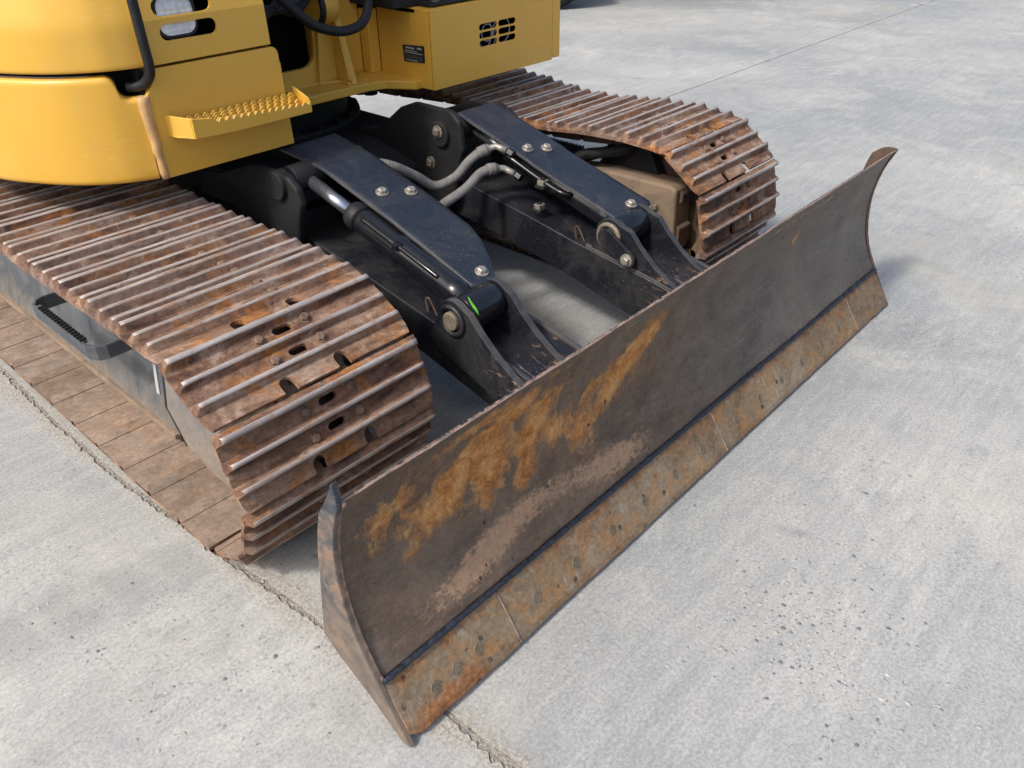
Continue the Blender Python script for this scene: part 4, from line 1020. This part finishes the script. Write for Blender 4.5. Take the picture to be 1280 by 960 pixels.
# right hand tank box
mb = MB()
vents = []
for ci, cx in enumerate((.702, .815)):
    for k in range(3): vents.append(slot(cx, .934 - .031 * k + .001 * ci, .106, .0235)[::-1])
mb.plate([(.389, ZB), (1.105, ZB), (1.105, 1.032), (.389, 1.032)], vents, lambda a, b, k: (a, 1.620 + .006 * k, b))
tk = mb.build('tank_box', M['yellow'], EX, .002)
mb = MB(); mb.box((.386, 1.628, ZB + .001), (.392, 1.93, 1.028)); mb.box((.40, 1.626, ZB + .001), (1.10, 2.6, ZB + .012)); mb.box((.392, 1.628, 1.018), (1.10, 1.80, 1.031)); mb.build('box_side', M['yellow'], tk, .002)
mb = MB(); mb.box((.386, 1.70, 1.010), (.410, 1.905, 1.030)); mb.build('box_rail', M['yellow'], tk, .003)
mb = MB(); mb.prism([(1.108, 1.622), (1.135, 1.618), (1.160, 1.622), (1.176, 1.636), (1.180, 1.66), (1.180, 2.6), (1.108, 2.6)], 'z', ZB + .006, 1.30); mb.build('corner_cover', M['yellow'], tk, .004, 3)
mb = MB(); mb.box((.40, 1.70, .76), (1.09, 1.72, 1.0)); mb.build('vent_cavity', M['cavity_shade'], tk)
for cx, rr in ((.715, .060), (.715, .032), (.665, .075), (.80, .05)):
    mb = MB(); mb.tube([(cx + rr * math.cos(6.2832 * k / 28), 1.640, .905 + rr * math.sin(6.2832 * k / 28)) for k in range(29)], .0022, 6, 0, False); mb.build('fan_guard', M['print_w'], tk)
mb = MB(); mb.cyl((.655, 1.66, .905), (.655, 1.69, .905), .016, 14); mb.cyl((.775, 1.66, .905), (.775, 1.69, .905), .016, 14); mb.build('fan_hub', M['rim'], tk)
mb = MB(); mb.box((.30, 1.72, 1.033), (1.10, 2.6, 1.30)); mb.box((.42, 1.645, 1.0325), (1.05, 1.72, 1.046)); dkk = mb.build('top_deck', M['black'], tk, .006)
for x in (.47, .60): place_bolt('bolt', (x, 1.675, 1.046), (0, 0, 1), .011, .010, M['dirtybolt'], dkk)
mb = MB(); mb.prism([(1.2 , 0)] and [(1.661, .838), (1.661, .900), (1.786, .892), (1.781, .830)], 'x', .3835, .3865); lbp = mb.build('label_plate', M['print_k'], tk)
for (ya, yb, za, zb_) in ((1.675, 1.700, .884, .891), (1.715, 1.765, .882, .888), (1.670, 1.775, .8665, .8695), (1.700, 1.772, .845, .861), (1.672, 1.692, .842, .860), (1.70, 1.77, .874, .876), (1.70, 1.77, .838, .841)):
    mb = MB(); mb.box((.3822, ya, za), (.3838, yb, zb_)); mb.build('label_print', M['print_w'] if zb_ - za < .015 else M['rim'], lbp)
# machine mass above the frame edge (cab side and engine side) so that the body shades itself as it does
mb = MB(); mb.box((-1.14, 1.62, 1.60), (-.40, 3.2, 2.45)); mb.build('cab', M['black'], EX, .05, 3)
mb = MB(); mb.prism([(-1.14, 1.9), (-.95, 1.62), (-.39, 1.52), (-.39, 2.12), (1.10, 2.12), (1.10, 3.25), (-1.16, 3.25)], 'z', ZB + .012, 1.02); mb.build('interior_dark_fill', M['cavity_shade'], EX)  # added black fill that blocks light and darkens the body interior
mb = MB(); mb.box((-.38, 2.2, 1.03), (1.15, 3.25, 1.55)); mb.build('engine_cover', M['yellow'], EX, .03, 3)

# ------------------------------------------------------------------ small separate things
mb = MB()
P = smooth_path([(-.474, .586, .526), (-.474, .572, .512), (-.474, .561, .502), (-.474, .548, .487)], 6)
for i in range(len(P) - 1):
    w0 = .005 * math.sin(math.pi * (i + .3) / (len(P) + .3)) + .0012; w1 = .005 * math.sin(math.pi * (i + 1.3) / (len(P) + .3)) + .0012
    a, b = P[i], P[i + 1]
    mb.add([(a.x - w0, a.y - w0 * .4, a.z), (a.x, a.y, a.z + .003), (a.x + w0, a.y + w0 * .4, a.z), (b.x - w1, b.y - w1 * .4, b.z), (b.x, b.y, b.z + .003), (b.x + w1, b.y + w1 * .4, b.z)], [(0, 1, 4, 3), (1, 2, 5, 4)], 0, True)
lf = mb.build('leaf', M['green']); so = lf.modifiers.new('t', 'SOLIDIFY'); so.thickness = .001
tag(lf, 'small bright green leaf caught on the black cylinder lug nearest the camera', 'leaf')

# a parked vehicle at the far edge, only the foot of a tyre in view
V = empty('parked_vehicle', (5.75, 5.75, 0)); tag(V, 'dark vehicle wheel with black treaded tyre standing on the far concrete', 'vehicle')
wd = Vector((.73, -.68, 0)).normalized(); ax = Vector((.68, .73, 0)).normalized(); wc = Vector((5.86, 5.62, .44))
mb = MB()
prof = [(-.13, .24), (-.15, .30), (-.155, .37), (-.13, .42), (-.10, .437), (.10, .437), (.13, .42), (.155, .37), (.15, .30), (.13, .24)]
nn = 64
def wp(a, w, r): return wc + ax * w + (wd * math.cos(a) + Vector((0, 0, 1)) * math.sin(a)) * r
mb.grid(lambda a, b: wp(a * 2 * math.pi, *prof[round(b * 9)]), nn, 9, 0, True)
ty = mb.build('tyre', M['tread'], V)
tb = MB()
for k in range(40):
    a = 2 * math.pi * k / 40
    for w0, w1, da_ in ((-.14, -.01, 0), (.01, .14, .08)):
        q = [wp(a + da_, w0, .428), wp(a + da_ + .10, w0, .428), wp(a + da_ + .10, w1, .432), wp(a + da_, w1, .432), wp(a + da_, w0, .440), wp(a + da_ + .10, w0, .440), wp(a + da_ + .10, w1, .447), wp(a + da_, w1, .447)]
        tb.add(q, [(0, 1, 2, 3), (4, 7, 6, 5), (0, 4, 5, 1), (1, 5, 6, 2), (2, 6, 7, 3), (3, 7, 4, 0)])
tag(tb.build('tread_block', M['tread'], ty), kind='stuff')
mb = MB(); mb.cyl(wc - ax * .10, wc + ax * .10, .245, 40); mb.cyl(wc - ax * .135, wc + ax * .1, .07, 24); mb.build('rim', M['rim'], V, .006)
for k in range(8):
    a = 2 * math.pi * k / 8; p = wp(a, -.10, .14); place_bolt('wheel_nut', p, -ax, .016, .02, M['zinc'], V)
mb = MB(); c_ = wc + ax * .9
mb.cyl(wc, wc + ax * 1.7, .06, 16); mb.build('axle', M['black'], V)
q0 = wc + ax * -.05
mb = MB(); 
loop = [(-2.6, .95), (-.75, .95), (-.55, 1.05), (.55, 1.05), (.75, .95), (1.3, .95), (1.3, 1.9), (-2.6, 1.9)]
mb.plate(loop, [], lambda a, b, k: tuple(Vector((wc.x, wc.y, 0)) + wd * -a + ax * (-.1 + 1.9 * k) + Vector((0, 0, b)))); mb.build('vehicle_body', M['black'], V, .04, 3)
mb = MB()
for dd in (1.9,):
    c2 = wc + ax * 1.7; mb.grid(lambda a, b: wp(a * 2 * math.pi, *prof[round(b * 9)]) + ax * 1.7, nn, 9, 0, True)
mb.build('tyre', M['tread'], V)

scene.render.resolution_x = 1024; scene.render.resolution_y = 768
